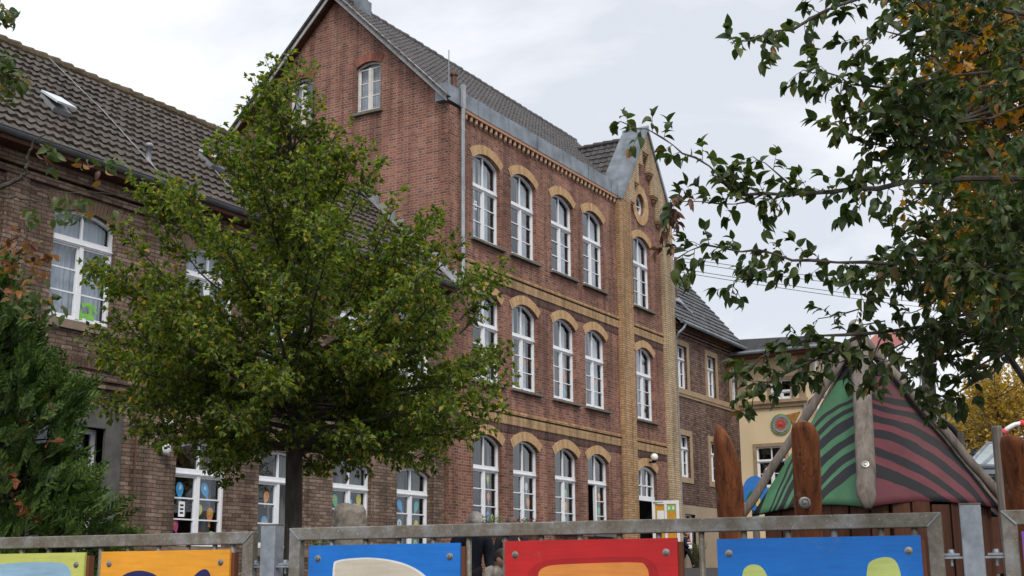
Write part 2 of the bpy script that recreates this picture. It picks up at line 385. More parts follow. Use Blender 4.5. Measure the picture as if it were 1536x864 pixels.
# ------------------------------------------------------------------ building helpers
ZV = V((0, 0, 1)); XV = V((1, 0, 0)); YV = V((0, 1, 0))
def arch_outline(w, h, rise, n=10, inset=0, x0=0):
    """closed outline: bottom-left, bottom-right, then the arched head right to left"""
    P = [(inset, inset), (w-inset, inset)]
    if rise <= 0: return P+[(w-inset, h-inset), (inset, h-inset)]
    r = (w*w/4+rise*rise)/(2*rise); cz = h+rise-r
    for i in range(n+1):
        x = w-inset-(w-2*inset)*i/n; P.append((x, cz+math.sqrt(max(0, (r)**2-(x-w/2)**2))-inset))
    return P
def archz(w, h, rise, x):
    if rise <= 0: return h
    r = (w*w/4+rise*rise)/(2*rise); return h+rise-r+math.sqrt(max(0, r*r-(x-w/2)**2))
def wall(name, outline, holes, O, U, N, mat, parent, reveal=.16, back=None):
    """wall sheet in the (U,Z) plane at O facing N, holes (lists of (u,z)) with reveals going inward"""
    m = MB(); O, U, N = V(O), V(U), V(N)
    rings = [outline]+holes; flat = [p for r in rings for p in r]
    tri = tessellate_polygon([[V((x, z, 0)) for x, z in r] for r in rings])
    m.v += [O+U*x+ZV*z for x, z in flat]
    for t in tri: m.f.append(tuple(t)); m.m.append(0)
    for h in holes:
        k = len(h); b = len(m.v)
        m.v += [O+U*x+ZV*z for x, z in h]+[O+U*x+ZV*z-N*reveal for x, z in h]
        for i in range(k): j = (i+1) % k; m.f.append((b+i, b+j, b+k+j, b+k+i)); m.m.append(0)
    return m.build(name, mat, parent)

def voussoirs(name, w, h, rise, O, U, N, depth, mat, matj, parent, n=19, proud=.02, ext=.0, sk=.16):
    """segmental arch of single bricks over an opening"""
    m = MB(); O, U, N = V(O), V(U), V(N)
    r = (w*w/4+rise*rise)/(2*rise); cz = h+rise-r; a0 = math.asin((w/2+ext)/r)
    A = []; B = []
    for i in range(n):
        t0 = -a0+2*a0*(i+.05)/n; t1 = -a0+2*a0*(i+.95)/n; q = []
        for t, rr in ((t0, r), (t1, r), (t1, r+depth), (t0, r+depth)):
            q.append((w/2+rr*math.sin(t), cz+rr*math.cos(t)))
        m.prism(q, O, U, ZV, N, -.02, proud+rnd.uniform(-.003, .003), 0)
    q = [(w/2+r*math.sin(-a0+2*a0*i/12), cz+r*math.cos(-a0+2*a0*i/12)) for i in range(13)]
    q += [(w/2+(r+depth)*math.sin(a0-2*a0*i/12), cz+(r+depth)*math.cos(a0-2*a0*i/12)) for i in range(13)]
    m.prism(q, O, U, ZV, N, -.02, proud-.009, 1)
    return m.build(name, [mat, matj], parent)

def balloon(mb, O, U, N, x, z, s, m, tilt=0, heart=False):
    P = []
    for i in range(14):
        a = 2*math.pi*i/14; rx, rz = .055*s, .07*s
        k = 1-.35*max(0, -math.sin(a))**2
        P.append((rx*math.cos(a)*k, rz*math.sin(a)*(1.0 if math.sin(a) > 0 else 1.35)))
    P.insert(11, (.008*s, -.125*s)); P.insert(11, (-.008*s, -.125*s)) if False else None
    c, q = math.cos(tilt), math.sin(tilt)
    mb.prism([(x+a*c-b*q, z+a*q+b*c) for a, b in P], O, U, ZV, N, 0, .004, m)
    mb.prism([(x+a*c-b*q, z+a*q+b*c) for a, b in ((-.01*s, -.08*s), (.01*s, -.08*s), (.022*s, -.15*s), (-.012*s, -.145*s))], O, U, ZV, N, 0, .0035, m)

PC = ['p_blue', 'p_teal', 'p_green', 'p_lime', 'p_yellow', 'p_orange', 'p_red', 'p_pink', 'p_white', 'p_black']
def window(parent, O, U, N, w, h, rise, tr, rows=3, name='window', mat=None, curtain='curtain', cur=None, stickers=(), ajar=None, top=2, tth=.07, fw=.055, single=False, dark=True, fan=None, notice=None):
    """O bottom-left of the opening on the frame plane; h to springing, tr = height of the transom's centre (None: no transom)"""
    O, U, N = V(O), V(U), V(N); mat = mat or M['white']; m = MB()
    m.ring(arch_outline(w, h, rise), arch_outline(w, h, rise, inset=fw), O, U, ZV, N, -.05, .03)
    if tr:
        m.obox(O+U*w/2+ZV*tr, U*(w/2-.01), ZV*tth, N*.045)
        m.obox(O+U*w/2+ZV*(tr-tth*.45)+N*.03, U*(w/2-.01), ZV*.012, N*.04)
        zt = archz(w, h, rise, w/2)-fw+.01
        for i in range(1, top):
            xx = w*i/top; zt = archz(w, h, rise, xx)-fw+.01
            m.obox(O+U*xx+ZV*((tr+zt)/2), U*.022, ZV*((zt-tr)/2), N*.02)
        # upper light frame
        up = [(x, z) for x, z in arch_outline(w, h, rise, inset=fw-.004) if z > tr]; 
    hl = (tr-tth) if tr else h-fw
    cols = 1 if single else 2
    m2 = MB()
    if cols == 2: m.obox(O+U*w/2+ZV*((hl+fw)/2), U*.045, ZV*((hl-fw)/2), N*.042)
    for c in range(cols):
        if ajar == c: continue
        a = fw if c == 0 else w/2+.045; b = (w/2-.045) if (cols == 2 and c == 0) else w-fw
        o = [(a, fw), (b, fw), (b, hl), (a, hl)]; t = .035
        i_ = [(a+t, fw+t+.025), (b-t, fw+t+.025), (b-t, hl-t), (a+t, hl-t)]
        m.ring(o, i_, O, U, ZV, N, -.03, .012)
        for r_ in range(1, rows):
            zz = fw+.05+(hl-fw-.08)*r_/rows; m.obox(O+U*((a+b)/2)+ZV*zz-N*.005, U*((b-a)/2-.01), ZV*.014, N*.016)
    if fan:
        pass
    wo = m.build(name, mat, parent)
    wo.data.polygons.foreach_set('use_smooth', [False]*len(wo.data.polygons))
    # panes (one mesh)
    g = MB(); P = arch_outline(w, h, rise, inset=fw-.01)
    if ajar is None: g.poly([O+U*x+ZV*z-N*.02 for x, z in P])
    else:
        xa, xb = (w/2, w-fw) if ajar == 0 else (fw, w/2)
        g.poly([O+U*x+ZV*z-N*.02 for x, z in ((xa, fw), (xb, fw), (xb, tr), (xa, tr))])
        g.poly([O+U*x+ZV*z-N*.02 for x, z in [(fw, tr), (w-fw, tr)]+[q for q in P if q[1] > tr]])
        # the open casement swung into the room
        oo = MB(); hx = fw if ajar == 0 else w-fw; sgn = 1 if ajar == 0 else -1
        D = (U*sgn*.35-N*.94).normalized(); L = w/2-.1; Nn = D.cross(ZV)
        o = [(0, fw), (L, fw), (L, hl), (0, hl)]; i_ = [(.04, fw+.05), (L-.04, fw+.05), (L-.04, hl-.04), (.04, hl-.04)]
        oo.ring(o, i_, O+U*hx-N*.04, D, ZV, Nn, -.02, .02)
        for r_ in range(1, rows): oo.obox(O+U*hx-N*.04+D*L/2+ZV*(fw+.05+(hl-fw-.08)*r_/rows), D*(L/2-.01), ZV*.014, Nn*.014)
        oo.build('open_casement', mat, wo)
    g.build('pane', M['glass'], wo)
    # curtains just inside the glass, and a box coloured near black as the unlit room's shade
    if curtain:
        c = MB(); n = 40; ztop = h+rise*.4
        rng = cur or ((0.02, .48), (.52, .98)); rng = [(max(0.01, a+rnd.uniform(-.03, .05)), min(.99, b+rnd.uniform(-.09, .05))) for a, b in rng]
        for a, b in rng:
            vs = []
            for i in range(n+1):
                t = a+(b-a)*i/n; x = w*t; dd = .16+.022*math.sin(t*w*52+O.x)+.012*math.sin(t*w*23+2)
                vs += [O+U*x+ZV*.02-N*dd, O+U*x+ZV*min(ztop, archz(w, h, rise, x))-N*(dd+.0)]
            c.add(vs, [(2*i, 2*i+2, 2*i+3, 2*i+1) for i in range(n)])
        c.build('curtain', M[curtain], wo, smooth=True)
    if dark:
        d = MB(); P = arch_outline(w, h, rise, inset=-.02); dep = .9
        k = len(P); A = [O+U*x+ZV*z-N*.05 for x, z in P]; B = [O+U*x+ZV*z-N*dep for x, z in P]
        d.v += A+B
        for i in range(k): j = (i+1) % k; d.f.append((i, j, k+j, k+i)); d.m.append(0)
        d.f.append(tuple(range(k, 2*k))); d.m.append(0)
        d.build('room_shade_backing', M['dark'], wo)
    for st in stickers:
        x, z, s, colr, tl = st; b = MB()
        balloon(b, O-N*.034, U, N, x*w, z, s, 0, tl+rnd.uniform(-.25, .25)); kx = rnd.uniform(-.012, .012)
        b.prism([(x*w+kx+.024*s*math.cos(a)*rnd.uniform(.6, 1.1), z+.012*s+.034*s*math.sin(a)*rnd.uniform(.6, 1.1)) for a in [i*.785 for i in range(8)]], O-N*.034, U, ZV, N, .001, .0065, 1)
        b.build('paper_balloon', [M[colr], M[rnd.choice(['p_yellow', 'p_white', 'p_orange', 'p_teal', colr, colr])]], wo)
    if notice:
        x, z, bw_, bh_ = notice; b = MB(); b.obox(O+U*x+ZV*z-N*.017, U*bw_/2, ZV*bh_/2, N*.002, 0)
        for k in range(3): b.obox(O+U*x+ZV*(z+bh_*(.25-.25*k))-N*.0145, U*bw_*.28, ZV*bh_*.06, N*.0015, 1)
        b.build('paper_notice', [M['p_white'], M['p_black']], wo)
    return wo

def tiles(O, U, Sv, nu, nv, tw, tl, amp, lip, sub=6, jit=.004, prof='wave', seedx=0):
    """pantile field: O eave corner, U along the eave, Sv up the slope"""
    O, U, Sv = V(O), V(U).normalized(), V(Sv).normalized(); Nn = U.cross(Sv).normalized()
    if Nn.z < 0: Nn = -Nn
    m = MB(); rr = random.Random(3+seedx); k = nu*sub+1
    def hgt(i):
        f = (i % sub)/sub
        if prof == 'wave': return amp*(.5+.5*math.cos(2*math.pi*f))**1.3
        if prof == 'flat': return 0 if f > 0 else amp
        return amp*max(0, math.sin(math.pi*min(1, f*2)))
    for j in range(nv):
        jr = [rr.uniform(-jit, jit) for _ in range(nu+1)]
        b = len(m.v)
        for (s, l) in ((j*tl-.02, lip), ((j+1)*tl, 0)):
            for i in range(k):
                m.v.append(O+U*(tw*i/sub)+Sv*(s+jr[i//sub]*(2 if l else 0))+Nn*(hgt(i)+l+jr[i//sub]))
        # thick lower edge
        for i in range(k): m.v.append(O+U*(tw*i/sub)+Sv*(j*tl-.02)+Nn*(hgt(i)-.012))
        for i in range(k-1):
            m.f.append((b+i, b+i+1, b+k+i+1, b+k+i)); m.f.append((b+2*k+i, b+2*k+i+1, b+i+1, b+i)); m.m += [0, 0]
    return m
def ridge(p, q, r=.13, L=.36):
    m = MB(); p, q = V(p), V(q); n = max(1, int((q-p).length/L)); t = (q-p)/n
    for i in range(n):
        a = p+t*i; b = p+t*(i+1.08); j = rnd.uniform(-.012, .012)
        m.tube([a+ZV*(j), b+ZV*(j+.02)], [r*.92, r*1.08], 10)
    return m

# ================================================================== RED SCHOOL
FY = 18.51; NF = V((0, -1, 0))
sch = thing('school_building', 'tall red brick school with yellow brick bands, arches and a small stepped gable', 'school', (28.5, FY, 0))
WX = [29.82, 31.98, 34.48, 36.66]          # left edges of the four window bays
rowz = [(1.42, 2.30), (5.42, 2.34), (9.42, 2.38)]
W0 = 1.52; RI = .25
holes = []
def hole(x, z, w, h, r): return [(x+a, z+b) for a, b in arch_outline(w, h, r)]
for x in WX:
    for z, h in rowz: holes.append(hole(x, z, W0, h, RI))
EX, EW = 40.56, 1.46
for z, h in rowz[1:]: holes.append(hole(EX, z, EW, h, RI))
DX, DW = 40.45, 1.55
holes.append(hole(DX, .36, DW, 3.28, .22))
rc = (41.27, 13.24); RW = .40
holes.append([(rc[0]+RW*math.cos(2*math.pi*i/24), rc[1]+RW*1.12*math.sin(2*math.pi*i/24)) for i in range(24)])
outl = [(28.5, -1.2), (43.75, -1.2), (43.75, 13.2), (41.75, 16.0), (39.35, 13.1), (28.5, 13.1)]
wall('front_wall', outl, holes, (0, FY, 0), XV, NF, M['red'], sch, .2)
# gable wall and the rest of the shell
ghz = [(20.82, 13.28), (23.3, 13.28)]; GW, GH, GR = .86, 1.42, .12
gh = [[(-(y+a), z+b) for a, b in arch_outline(GW, GH, GR)] for y, z in ghz]
gh = [[(26.5-(y+GW)+a, z+b) for a, b in arch_outline(GW, GH, GR)] for y, z in ghz]
GO = V((28.5, 26.5, 0)); GU = V((0, -1, 0)); GN = V((-1, 0, 0))
wall('gable_wall', [(0, -1.2), (7.99, -1.2), (7.99, 13.15), (4.0, 17.14), (0, 13.15)], gh, GO, GU, GN, M['red_gable'], sch, .14)
b = MB(); b.poly([(43.75, FY, -1.2), (43.75, 26.5, -1.2), (43.75, 26.5, 13.1), (43.75, 22.5, 17.1), (43.75, FY, 13.1)])
b.poly([(28.5, 26.5, -1.2), (43.75, 26.5, -1.2), (43.75, 26.5, 13.1), (28.5, 26.5, 13.1)]); b.build('rear_wall', M['red'], sch)
# corner pier
MB().box(28.48, 28.93, FY-.09, FY+.2, -1.2, 12.95).build('corner_pier', M['red'], sch)
# yellow bands
for z in (8.37, 4.36):
    for x0, x1 in ((29.25, 39.16), (40.1, 42.92)):
        b = MB(); b.box(x0, x1, FY-.035, FY+.02, z, z+.25, 0); b.box(x0, x1, FY-.06, FY+.02, z+.30, z+.40, 1); b.box(x0, x1, FY-.012, FY+.02, z+.25, z+.30, 2)  # strip between the two courses is coloured dark as a shadow gap
        b.build('yellow_band', [M['yellow_sold'], M['yellow'], M['joint_and_gap_d']], sch)
        MB().box(x0, x1, FY-.014, FY+.02, z-.23, z-.003).build('dark_soldier_course', M['red_dark'], sch)
# cornice with dentils
b = MB(); b.box(29.25, 39.1, FY-.125, FY, 12.93, 13.027)
b.build('cornice', islandmat('cornice_brick', [(.38, .21, .13), (.42, .24, .15)]), sch)
n = 36; dm = islandmat('dentil_brick', [(.34, .22, .15), (.46, .32, .23)])
for i in range(n):
    x = 29.36+i*(39.0-29.36)/(n-1); b = MB(); b.tube([(x, FY-.06, 12.93), (x, FY-.055, 12.80), (x, FY-.02, 12.75)], [.05, .055, .03], 8); b.build('dentil', dm, sch)
# boxed zinc gutter
b = MB(); zy = FY-.14
b.prism([(0, 0), (.0, .47), (.08, .50), (.42, .52), (.42, -.0)], (28.3, zy, 13.03), YV, ZV, XV, 0, 10.9)
for i in range(6): b.box(29.9+i*1.75, 29.925+i*1.75, zy-.012, zy, 13.035, 13.49)
b.build('box_gutter', M['zinc'], sch)
b = MB(); b.tube([(29.0, FY-.2, 13.3), (29.0, FY-.2, 13.0), (29.02, FY-.17, 12.6), (29.03, FY-.17, 8.35), (29.0, FY-.17, 8.15), (28.75, FY-.25, 7.93), (28.45, FY-.32, 7.82)], .062, 10)
b.box(28.93, 29.08, FY-.24, FY-.16, 12.98, 13.66)
for z in (12.3, 10.6, 8.9): b.tube([(29.03, FY-.17, z), (29.03, FY-.17, z+.05)], .072, 10)
b.build('downpipe', M['zincpale'], sch, smooth=False)
# windows, sills, arches
bal = {(0, 2): [], }
NOT = {}
for ci, x in enumerate(WX):
    for ri, (z, h) in enumerate(rowz):
        st = []; aj = None
        if ri == 0:
            st = {0: [(.70, 1.35, 1.3, 'p_lime', 0), (.72, .85, 1.5, 'p_orange', .1), (.7, .35, 1.4, 'p_blue', 0), (.85, .3, 1.2, 'p_lime', .2)],
                  1: [(.16, 1.3, 1.5, 'p_green', .4), (.70, 1.25, 1.6, 'p_white', 0), (.14, .78, 1.5, 'p_white', .2), (.76, .8, 1.7, 'p_orange', -.1), (.2, .28, 1.5, 'p_red', 0), (.66, .28, 1.4, 'p_green', .3)],
                  2: [(.66, 1.2, 1.6, 'p_green', 0), (.14, .85, 1.6, 'p_green', .3), (.66, .8, 1.7, 'p_orange', 0), (.2, .3, 1.4, 'p_orange', .2), (.64, .35, 2.0, 'p_teal', .8)],
                  3: [(.74, 1.2, 1.7, 'p_orange', 0), (.72, .75, 1.6, 'p_green', .1), (.8, .3, 1.5, 'p_lime', 0)]}[ci]
            aj = 0 if ci == 3 else None
        if ri == 1:
            st = {1: [(.68, .95, 1.3, 'p_orange', .2)], 2: [(.2, .4, 1.4, 'p_orange', .1), (.7, .8, 1.4, 'p_orange', 0), (.7, .3, 1.6, 'p_teal', 0), (.2, 1.3, 1.2, 'p_green', 0)], 3: [(.18, 1.1, 1.2, 'p_orange', 0), (.72, .45, 1.3, 'p_teal', 0), (.7, .95, 1.4, 'p_orange', .2)], 0: []}[ci]
        wo = window(sch, (x, FY+.15, z+.03), XV, NF, W0, h-.03, RI, 1.60, stickers=st, ajar=aj, curtain=None if ri == 0 and ci == 3 else ('curtain_d' if ri == 0 else 'curtain'),
               cur=((.02, .40), (.56, .94)) if ri else ((.0, .28), (.8, 1.0)), notice=(.42, 1.05, .12, .26) if (ri == 2 and ci == 0) else None)
        MB().box(x-.12, x+W0+.16, FY-.13, FY+.14, z-.075, z+.0).build('window_sill', M['sill'], sch, bevel=.008)
        voussoirs('window_arch', W0, h, RI, (x, FY, z), XV, NF, .27, M['voussoir_y'], M['joint'], sch, ext=.02)
for (z, h) in rowz[1:]:
    window(sch, (EX, FY+.15, z+.03), XV, NF, EW, h-.03, RI, 1.60, cur=((.02, .42), (.58, .94)))
    MB().box(EX-.12, EX+EW+.16, FY-.13, FY+.14, z-.075, z).build('window_sill', M['sill'], sch, bevel=.008)
    voussoirs('window_arch', EW, h, RI, (EX, FY, z), XV, NF, .25, M['voussoir_y'], M['joint'], sch, ext=.02)
voussoirs('window_arch', DW, 3.28, .22, (DX, FY, .36), XV, NF, .27, M['voussoir_y'], M['joint'], sch, ext=.02)
# flower boxes on two ground floor sills
# door: fanlight, hall box coloured dark for its shade, open leaf with notice boards
fl = MB(); fh = .93; O = V((DX, FY+.15, 2.70))
fl.ring(arch_outline(DW, fh, .22), arch_outline(DW, fh, .22, inset=.10), O, XV, ZV, NF, -.05, .03)
for k in (1, 2): fl.obox(O+XV*(.1+(DW-.2)*k/3)+ZV*(fh/2+.06), XV*.02, ZV*(fh/2), NF*.02)
fl.obox(O+XV*DW/2+ZV*(fh*.52), XV*(DW/2-.1), ZV*.02, NF*.02); fl.obox(O+XV*DW/2+ZV*.05, XV*DW/2, ZV*.08, NF*.05)
fo = fl.build('fanlight', M['white'], sch)
MB().poly([O+XV*x+ZV*z-NF*.02 for x, z in arch_outline(DW, fh, .22, inset=.09)]).build('pane', M['glass'], fo)
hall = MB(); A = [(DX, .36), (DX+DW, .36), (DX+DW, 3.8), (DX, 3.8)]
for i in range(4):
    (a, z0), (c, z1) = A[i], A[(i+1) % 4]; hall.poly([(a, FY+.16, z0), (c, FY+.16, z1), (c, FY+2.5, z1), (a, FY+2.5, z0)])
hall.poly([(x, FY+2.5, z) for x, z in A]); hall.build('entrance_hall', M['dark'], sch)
MB().box(DX+.75, DX+1.1, FY+.5, FY+.53, .4, 2.7).build('hall_curtain', M['plinth'], sch)
HX = 41.50; dl = MB()
LO = V((HX-.02, FY-.02, .42)); LU = V((.28, -.96, 0)).normalized(); LN = LU.cross(ZV)*1.0; LW = .93; LH = 2.26
def rect(x0, z0, x1, z1): return [(x0, z0), (x1, z0), (x1, z1), (x0, z1)]
for (x0, x1) in ((0, LW),):
    dl.ring(rect(0, 0, LW, LH), rect(.1, .12, LW-.1, LH-.12), LO, LU, ZV, LN, -.025, .025)
    dl.obox(LO+LU*LW/2+ZV*1.25, LU*(LW/2-.08), ZV*.05, LN*.022); dl.obox(LO+LU*LW/2+ZV*LH/2, LU*.04, ZV*(LH/2-.1), LN*.022)
door = dl.build('door_leaf', M['white'], sch)
ob = MB(); ob.obox(LO+LU*LW/2+ZV*LH/2, LU*(LW/2-.09), ZV*(LH/2-.1), LN*.008); ob.build('door_panel', plain('orange_yellow_board', (.55, .28, .035), .7, .2, var=.08), door)
for sg in (1, -1):
    nb = MB(); nb.obox(LO+LU*.29+ZV*1.72+LN*.012*sg, LU*.12, ZV*.20, LN*.002); nb.build('paper_notice', M['p_white'], door)
    nb = MB()
    for k in range(2): nb.obox(LO+LU*(.58+.15*k)+ZV*2.0+LN*.012*sg, LU*.066, ZV*.09, LN*.002, 0); nb.obox(LO+LU*(.58+.15*k)+ZV*2.0+LN*.0145*sg, LU*.03, ZV*.05, LN*.0015, 1)
    nb.build('green_sticker', [M['p_green'], M['p_white']], door)
MB().bar(LO+LU*.05+ZV*(LH-.06)+LN*.04, LO+LU*.4+ZV*(LH-.06)+LN*.12, .02, .02).build('door_closer', M['p_black'], door)
# globe lamp over the door
lp = MB(); lc = V((41.35, FY-.22, 4.16)); lp.lathe(lc, [(.0, -.135), (.07, -.115), (.115, -.07), (.135, 0), (.115, .07), (.07, .115), (0, .135)], 16)
lo = lp.build('globe_lamp', plain('opal_glass', (.82, .8, .74), .3, .4, var=.02), sch, smooth=True)
b = MB(); b.tube([(41.35, FY, 4.0), (41.35, FY-.22, 3.98), (41.35, FY-.22, 4.06)], .03, 8); b.lathe((41.35, FY-.22, 3.98), [(.05, 0), (.09, .05), (.09, .07)], 12); b.build('lamp_bracket', M['p_black'], lo)

# pilasters of the small gable
PY = FY-.17
MB().box(39.16, 40.1, PY, FY+.02, -1.2, 13.0).build('pilaster', M['yellow'], sch)
MB().box(42.92, 43.78, PY, FY+.02, -1.2, 13.0).build('pilaster', M['yellow_pale'], sch)
# stepped yellow brick edge of the gable
AP = (41.72, 16.25)
L = [(39.16, 13.0), (40.12, 13.0), (40.12, 13.08), (40.5, 13.08), (40.5, 13.92), (40.9, 13.92), (40.9, 14.72), (41.3, 14.72), (41.3, 15.28), AP, (39.3, 13.05+.02)]
L = [(39.16, 12.98), (40.12, 12.98), (40.50, 13.10), (40.50, 13.92), (40.9, 13.94), (40.9, 14.72), (41.28, 14.74), (41.28, 15.3), AP]
Rr = [(43.78, 12.98), (42.92, 12.98), (42.55, 13.0), (42.55, 13.82), (42.17, 13.84), (42.17, 14.66), (41.86, 14.7), (41.86, 15.3), (41.28, 15.3), AP]
O0 = V((0, PY, 0))
MB().prism([(39.16, 12.98), (40.12, 12.98), (40.12, 13.12), (40.50, 13.12), (40.50, 13.94), (40.9, 13.94), (40.9, 14.74), (41.28, 14.74), (41.28, 15.32), (41.72, 15.32), AP], O0, XV, ZV, YV, 0, .19).build('stepped_gable_edge', M['yellow_pale'], sch)
MB().prism([(43.98, 12.98), (42.92, 12.98), (42.55, 12.98), (42.55, 13.84), (42.17, 13.84), (42.17, 14.66), (41.86, 14.66), (41.86, 15.32), (41.72, 15.32), AP], O0, XV, ZV, YV, .001, .191).build('stepped_gable_edge', M['yellow_pale'], sch)
cbm = islandmat('corbel_brick', [(.22, .14, .08), (.36, .24, .14), (.2, .09, .06)])
for x, z in ((40.31, 13.12), (40.70, 13.94), (41.09, 14.74), (41.57, 15.32), (42.01, 14.66), (42.36, 13.84), (42.73, 12.98)):
    b = MB(); b.box(x-.17, x+.17, PY-.03, FY+.01, z-.05, z+.04); b.box(x-.13, x+.13, PY+.01, FY+.01, z-.12, z-.05); b.lathe((x, FY-.04, z-.28), [(.03, 0), (.075, .06), (.10, .16)], 10); b.build('corbel', cbm, sch)
# oval window
n = 32; b = MB()
for i in range(n):
    a0, a1 = 2*math.pi*(i+.04)/n, 2*math.pi*(i+.96)/n
    b.prism([(rc[0]+r*math.cos(a), rc[1]+r*1.08*math.sin(a)) for r, a in ((RW-.01, a0), (RW-.01, a1), (.69, a1), (.69, a0))], (0, FY, 0), XV, ZV, NF, -.02, .04)
b.build('oval_surround', M['voussoir_y'], sch)
b = MB(); cc = [(rc[0]+math.cos(2*math.pi*i/24)*RW, rc[1]+math.sin(2*math.pi*i/24)*RW*1.12) for i in range(24)]; ci2 = [(rc[0]+math.cos(2*math.pi*i/24)*(RW-.07), rc[1]+math.sin(2*math.pi*i/24)*(RW-.07)*1.12) for i in range(24)]
b.ring(cc, ci2, (0, FY+.16, 0), XV, ZV, NF, -.03, .03); b.box(rc[0]-.02, rc[0]+.02, FY+.14, FY+.18, rc[1]-.4, rc[1]+.4); b.box(rc[0]-.35, rc[0]+.35, FY+.142, FY+.178, rc[1]-.02, rc[1]+.02)
ov = b.build('oval_window', M['white'], sch)
MB().poly([(x, FY+.17, z) for x, z in ci2]).build('pane', M['glass'], ov)
MB().poly([(x, FY+.4, z) for x, z in cc]).build('room_shade_backing', M['dark'], ov)
# gable windows
for (y, z) in ghz:
    O = V((28.5+.12, y+GW, z))
    window(sch, O, V((0, -1, 0)), V((-1, 0, 0)), GW, GH, GR, None, rows=3, mat=M['oldwhite'], cur=((.02, .98),), fw=.05, tth=.05)
    MB().box(28.5-.10, 28.62, y-.10, y+GW+.10, z-.09, z).build('window_sill', M['sill'], sch, bevel=.008)
    voussoirs('window_arch', GW, GH, GR, (28.5, y+GW, z), V((0, -1, 0)), V((-1, 0, 0)), .25, M['voussoir_r'], M['joint'], sch, n=12)
# roofs
E0 = V((28.18, 18.78, 13.51)); SV = V((0, 1, 1)); nvm = 19
rl = 15.75; t = tiles(E0, XV, SV, 72, 16, rl/72, .3330, .045, .022, sub=6, prof='wave', jit=.007, seedx=1)
t.build('roof', M['tile_m'], sch, smooth=False)
t = tiles(V((28.18+rl, 26.84, 12.90)), V((-1, 0, 0)), V((0, -1, 1)), 52, 19, rl/52, .326, .035, .03, sub=4, prof='half', seedx=2)
t.build('roof', M['tile_m'], sch)
ridge((28.1, 22.5, 17.23), (44.0, 22.5, 17.23), .11, .4).build('ridge_tiles', M['tile_m'], sch)
# barge boards + verge tiles on the left gable, plain ones on the right
for X0 in (28.24, 43.86):
    b = MB()
    for s in (1, -1):
        y0 = 22.5-s*4.12; b.prism([(y0, 13.20), (22.5, 17.32), (22.5, 17.08), (y0, 12.96)], (X0, 0, 0), YV, ZV, XV, -.02, .02)
    b.build('barge_board', M['bargepaint'], sch)
b = MB()
for s in (1, -1):
    for i in range(19):
        a = V((28.21, 22.5-s*4.2, 13.06))+V((0, s, 1))*(.2205*i); b.obox(a+V((0, s*.11, .11)), XV*.08, V((0, s, 1))*.118, V((0, -s, 1))*.022+V((0, s, 1))*-.004)
b.build('verge_tiles', M['tile_m'], sch)
# soffit / eaves body so the roof is closed underneath
b = MB(); b.prism([(18.80, 13.39), (22.5, 17.09), (26.7, 12.90), (26.7, 12.86), (22.5, 17.04), (18.80, 13.33)], (28.29, 0, 0), YV, ZV, XV, 0, 15.56); b.build('roof_boarding', M['hut_wood'], sch)
# chimney, lightning rod, vent on the roof
b = MB(); b.box(29.3, 29.75, 22.25, 22.75, 16.6, 18.6); ch = b.build('chimney', M['red'], sch)
b = MB(); b.box(29.22, 29.83, 22.17, 22.83, 16.5, 17.42); b.build('chimney_flashing', M['zinc'], ch)
b = MB(); b.tube([(29.55, 19.15, 14.0), (29.55, 19.15, 15.1)], .015, 6); b.build('lightning_rod', M['zincpale'], sch)
b = MB(); b.lathe((29.75, 19.1, 13.9), [(.11, 0), (.085, .18), (.085, .45), (.12, .46), (.12, .52), (.06, .6), (0, .6)], 12); b.build('roof_vent', M['copper'], sch)
# small gable's roof: zinc parapet and tiled saddle roof running back into the main roof
sl_ = V((2.45, 0, 3.2)).normalized()
b = MB(); D0, D1 = PY-.06, PY+.95
prof = [(39.12, 12.95), (41.72, 16.36), (44.06, 13.0), (43.90, 13.0), (41.72, 16.18), (39.32, 12.95)]
b.prism(prof, (0, 0, 0), XV, ZV, YV, D0, D1); b.build('parapet_coping', M['zinc'], sch)
b = MB(); b.tube([(41.72, D0-.02, 16.30), (41.72, D1, 16.30)], .09, 12); b.build('coping_cap', M['zincpale'], sch)
b = MB(); b.prism([(39.9, 13.0), (41.75, 15.6), (43.7, 13.0)], (0, 0, 0), XV, ZV, YV, D1-.05, 21.3); b.build('dormer_core', M['hut_wood'], sch)
a = V((39.55, 21.6, 12.95)); sl = V((41.75-39.55, 0, 15.98-12.95)); L_ = sl.length
t = tiles(a, V((0, -1, 0)), sl, 9, 13, .27, L_/13, .03, .035, sub=4, prof='half', seedx=3); t.build('dormer_roof', M['tile_m'], sch)
a = V((43.95, D1, 12.95)); sl = V((41.75-43.95, 0, 15.98-12.95))
t = tiles(a, V((0, 1, 0)), sl, 9, 13, .27, L_/13, .03, .035, sub=4, prof='half', seedx=4); t.build('dormer_roof', M['tile_m'], sch)
ridge((41.75, D1, 16.0), (41.75, 21.3, 16.0), .1, .35).build('ridge_tiles', M['tile_m'], sch)
b = MB(); b.obox(V((40.6, 19.9, 14.5))+V((-.02, -.0, .05)), V((-1.2, -1.15, -1.35))*1.0, V((.09, -.09, .0)), V((0, .02, -.02))); b.build('valley_flashing', M['zinc'], sch)

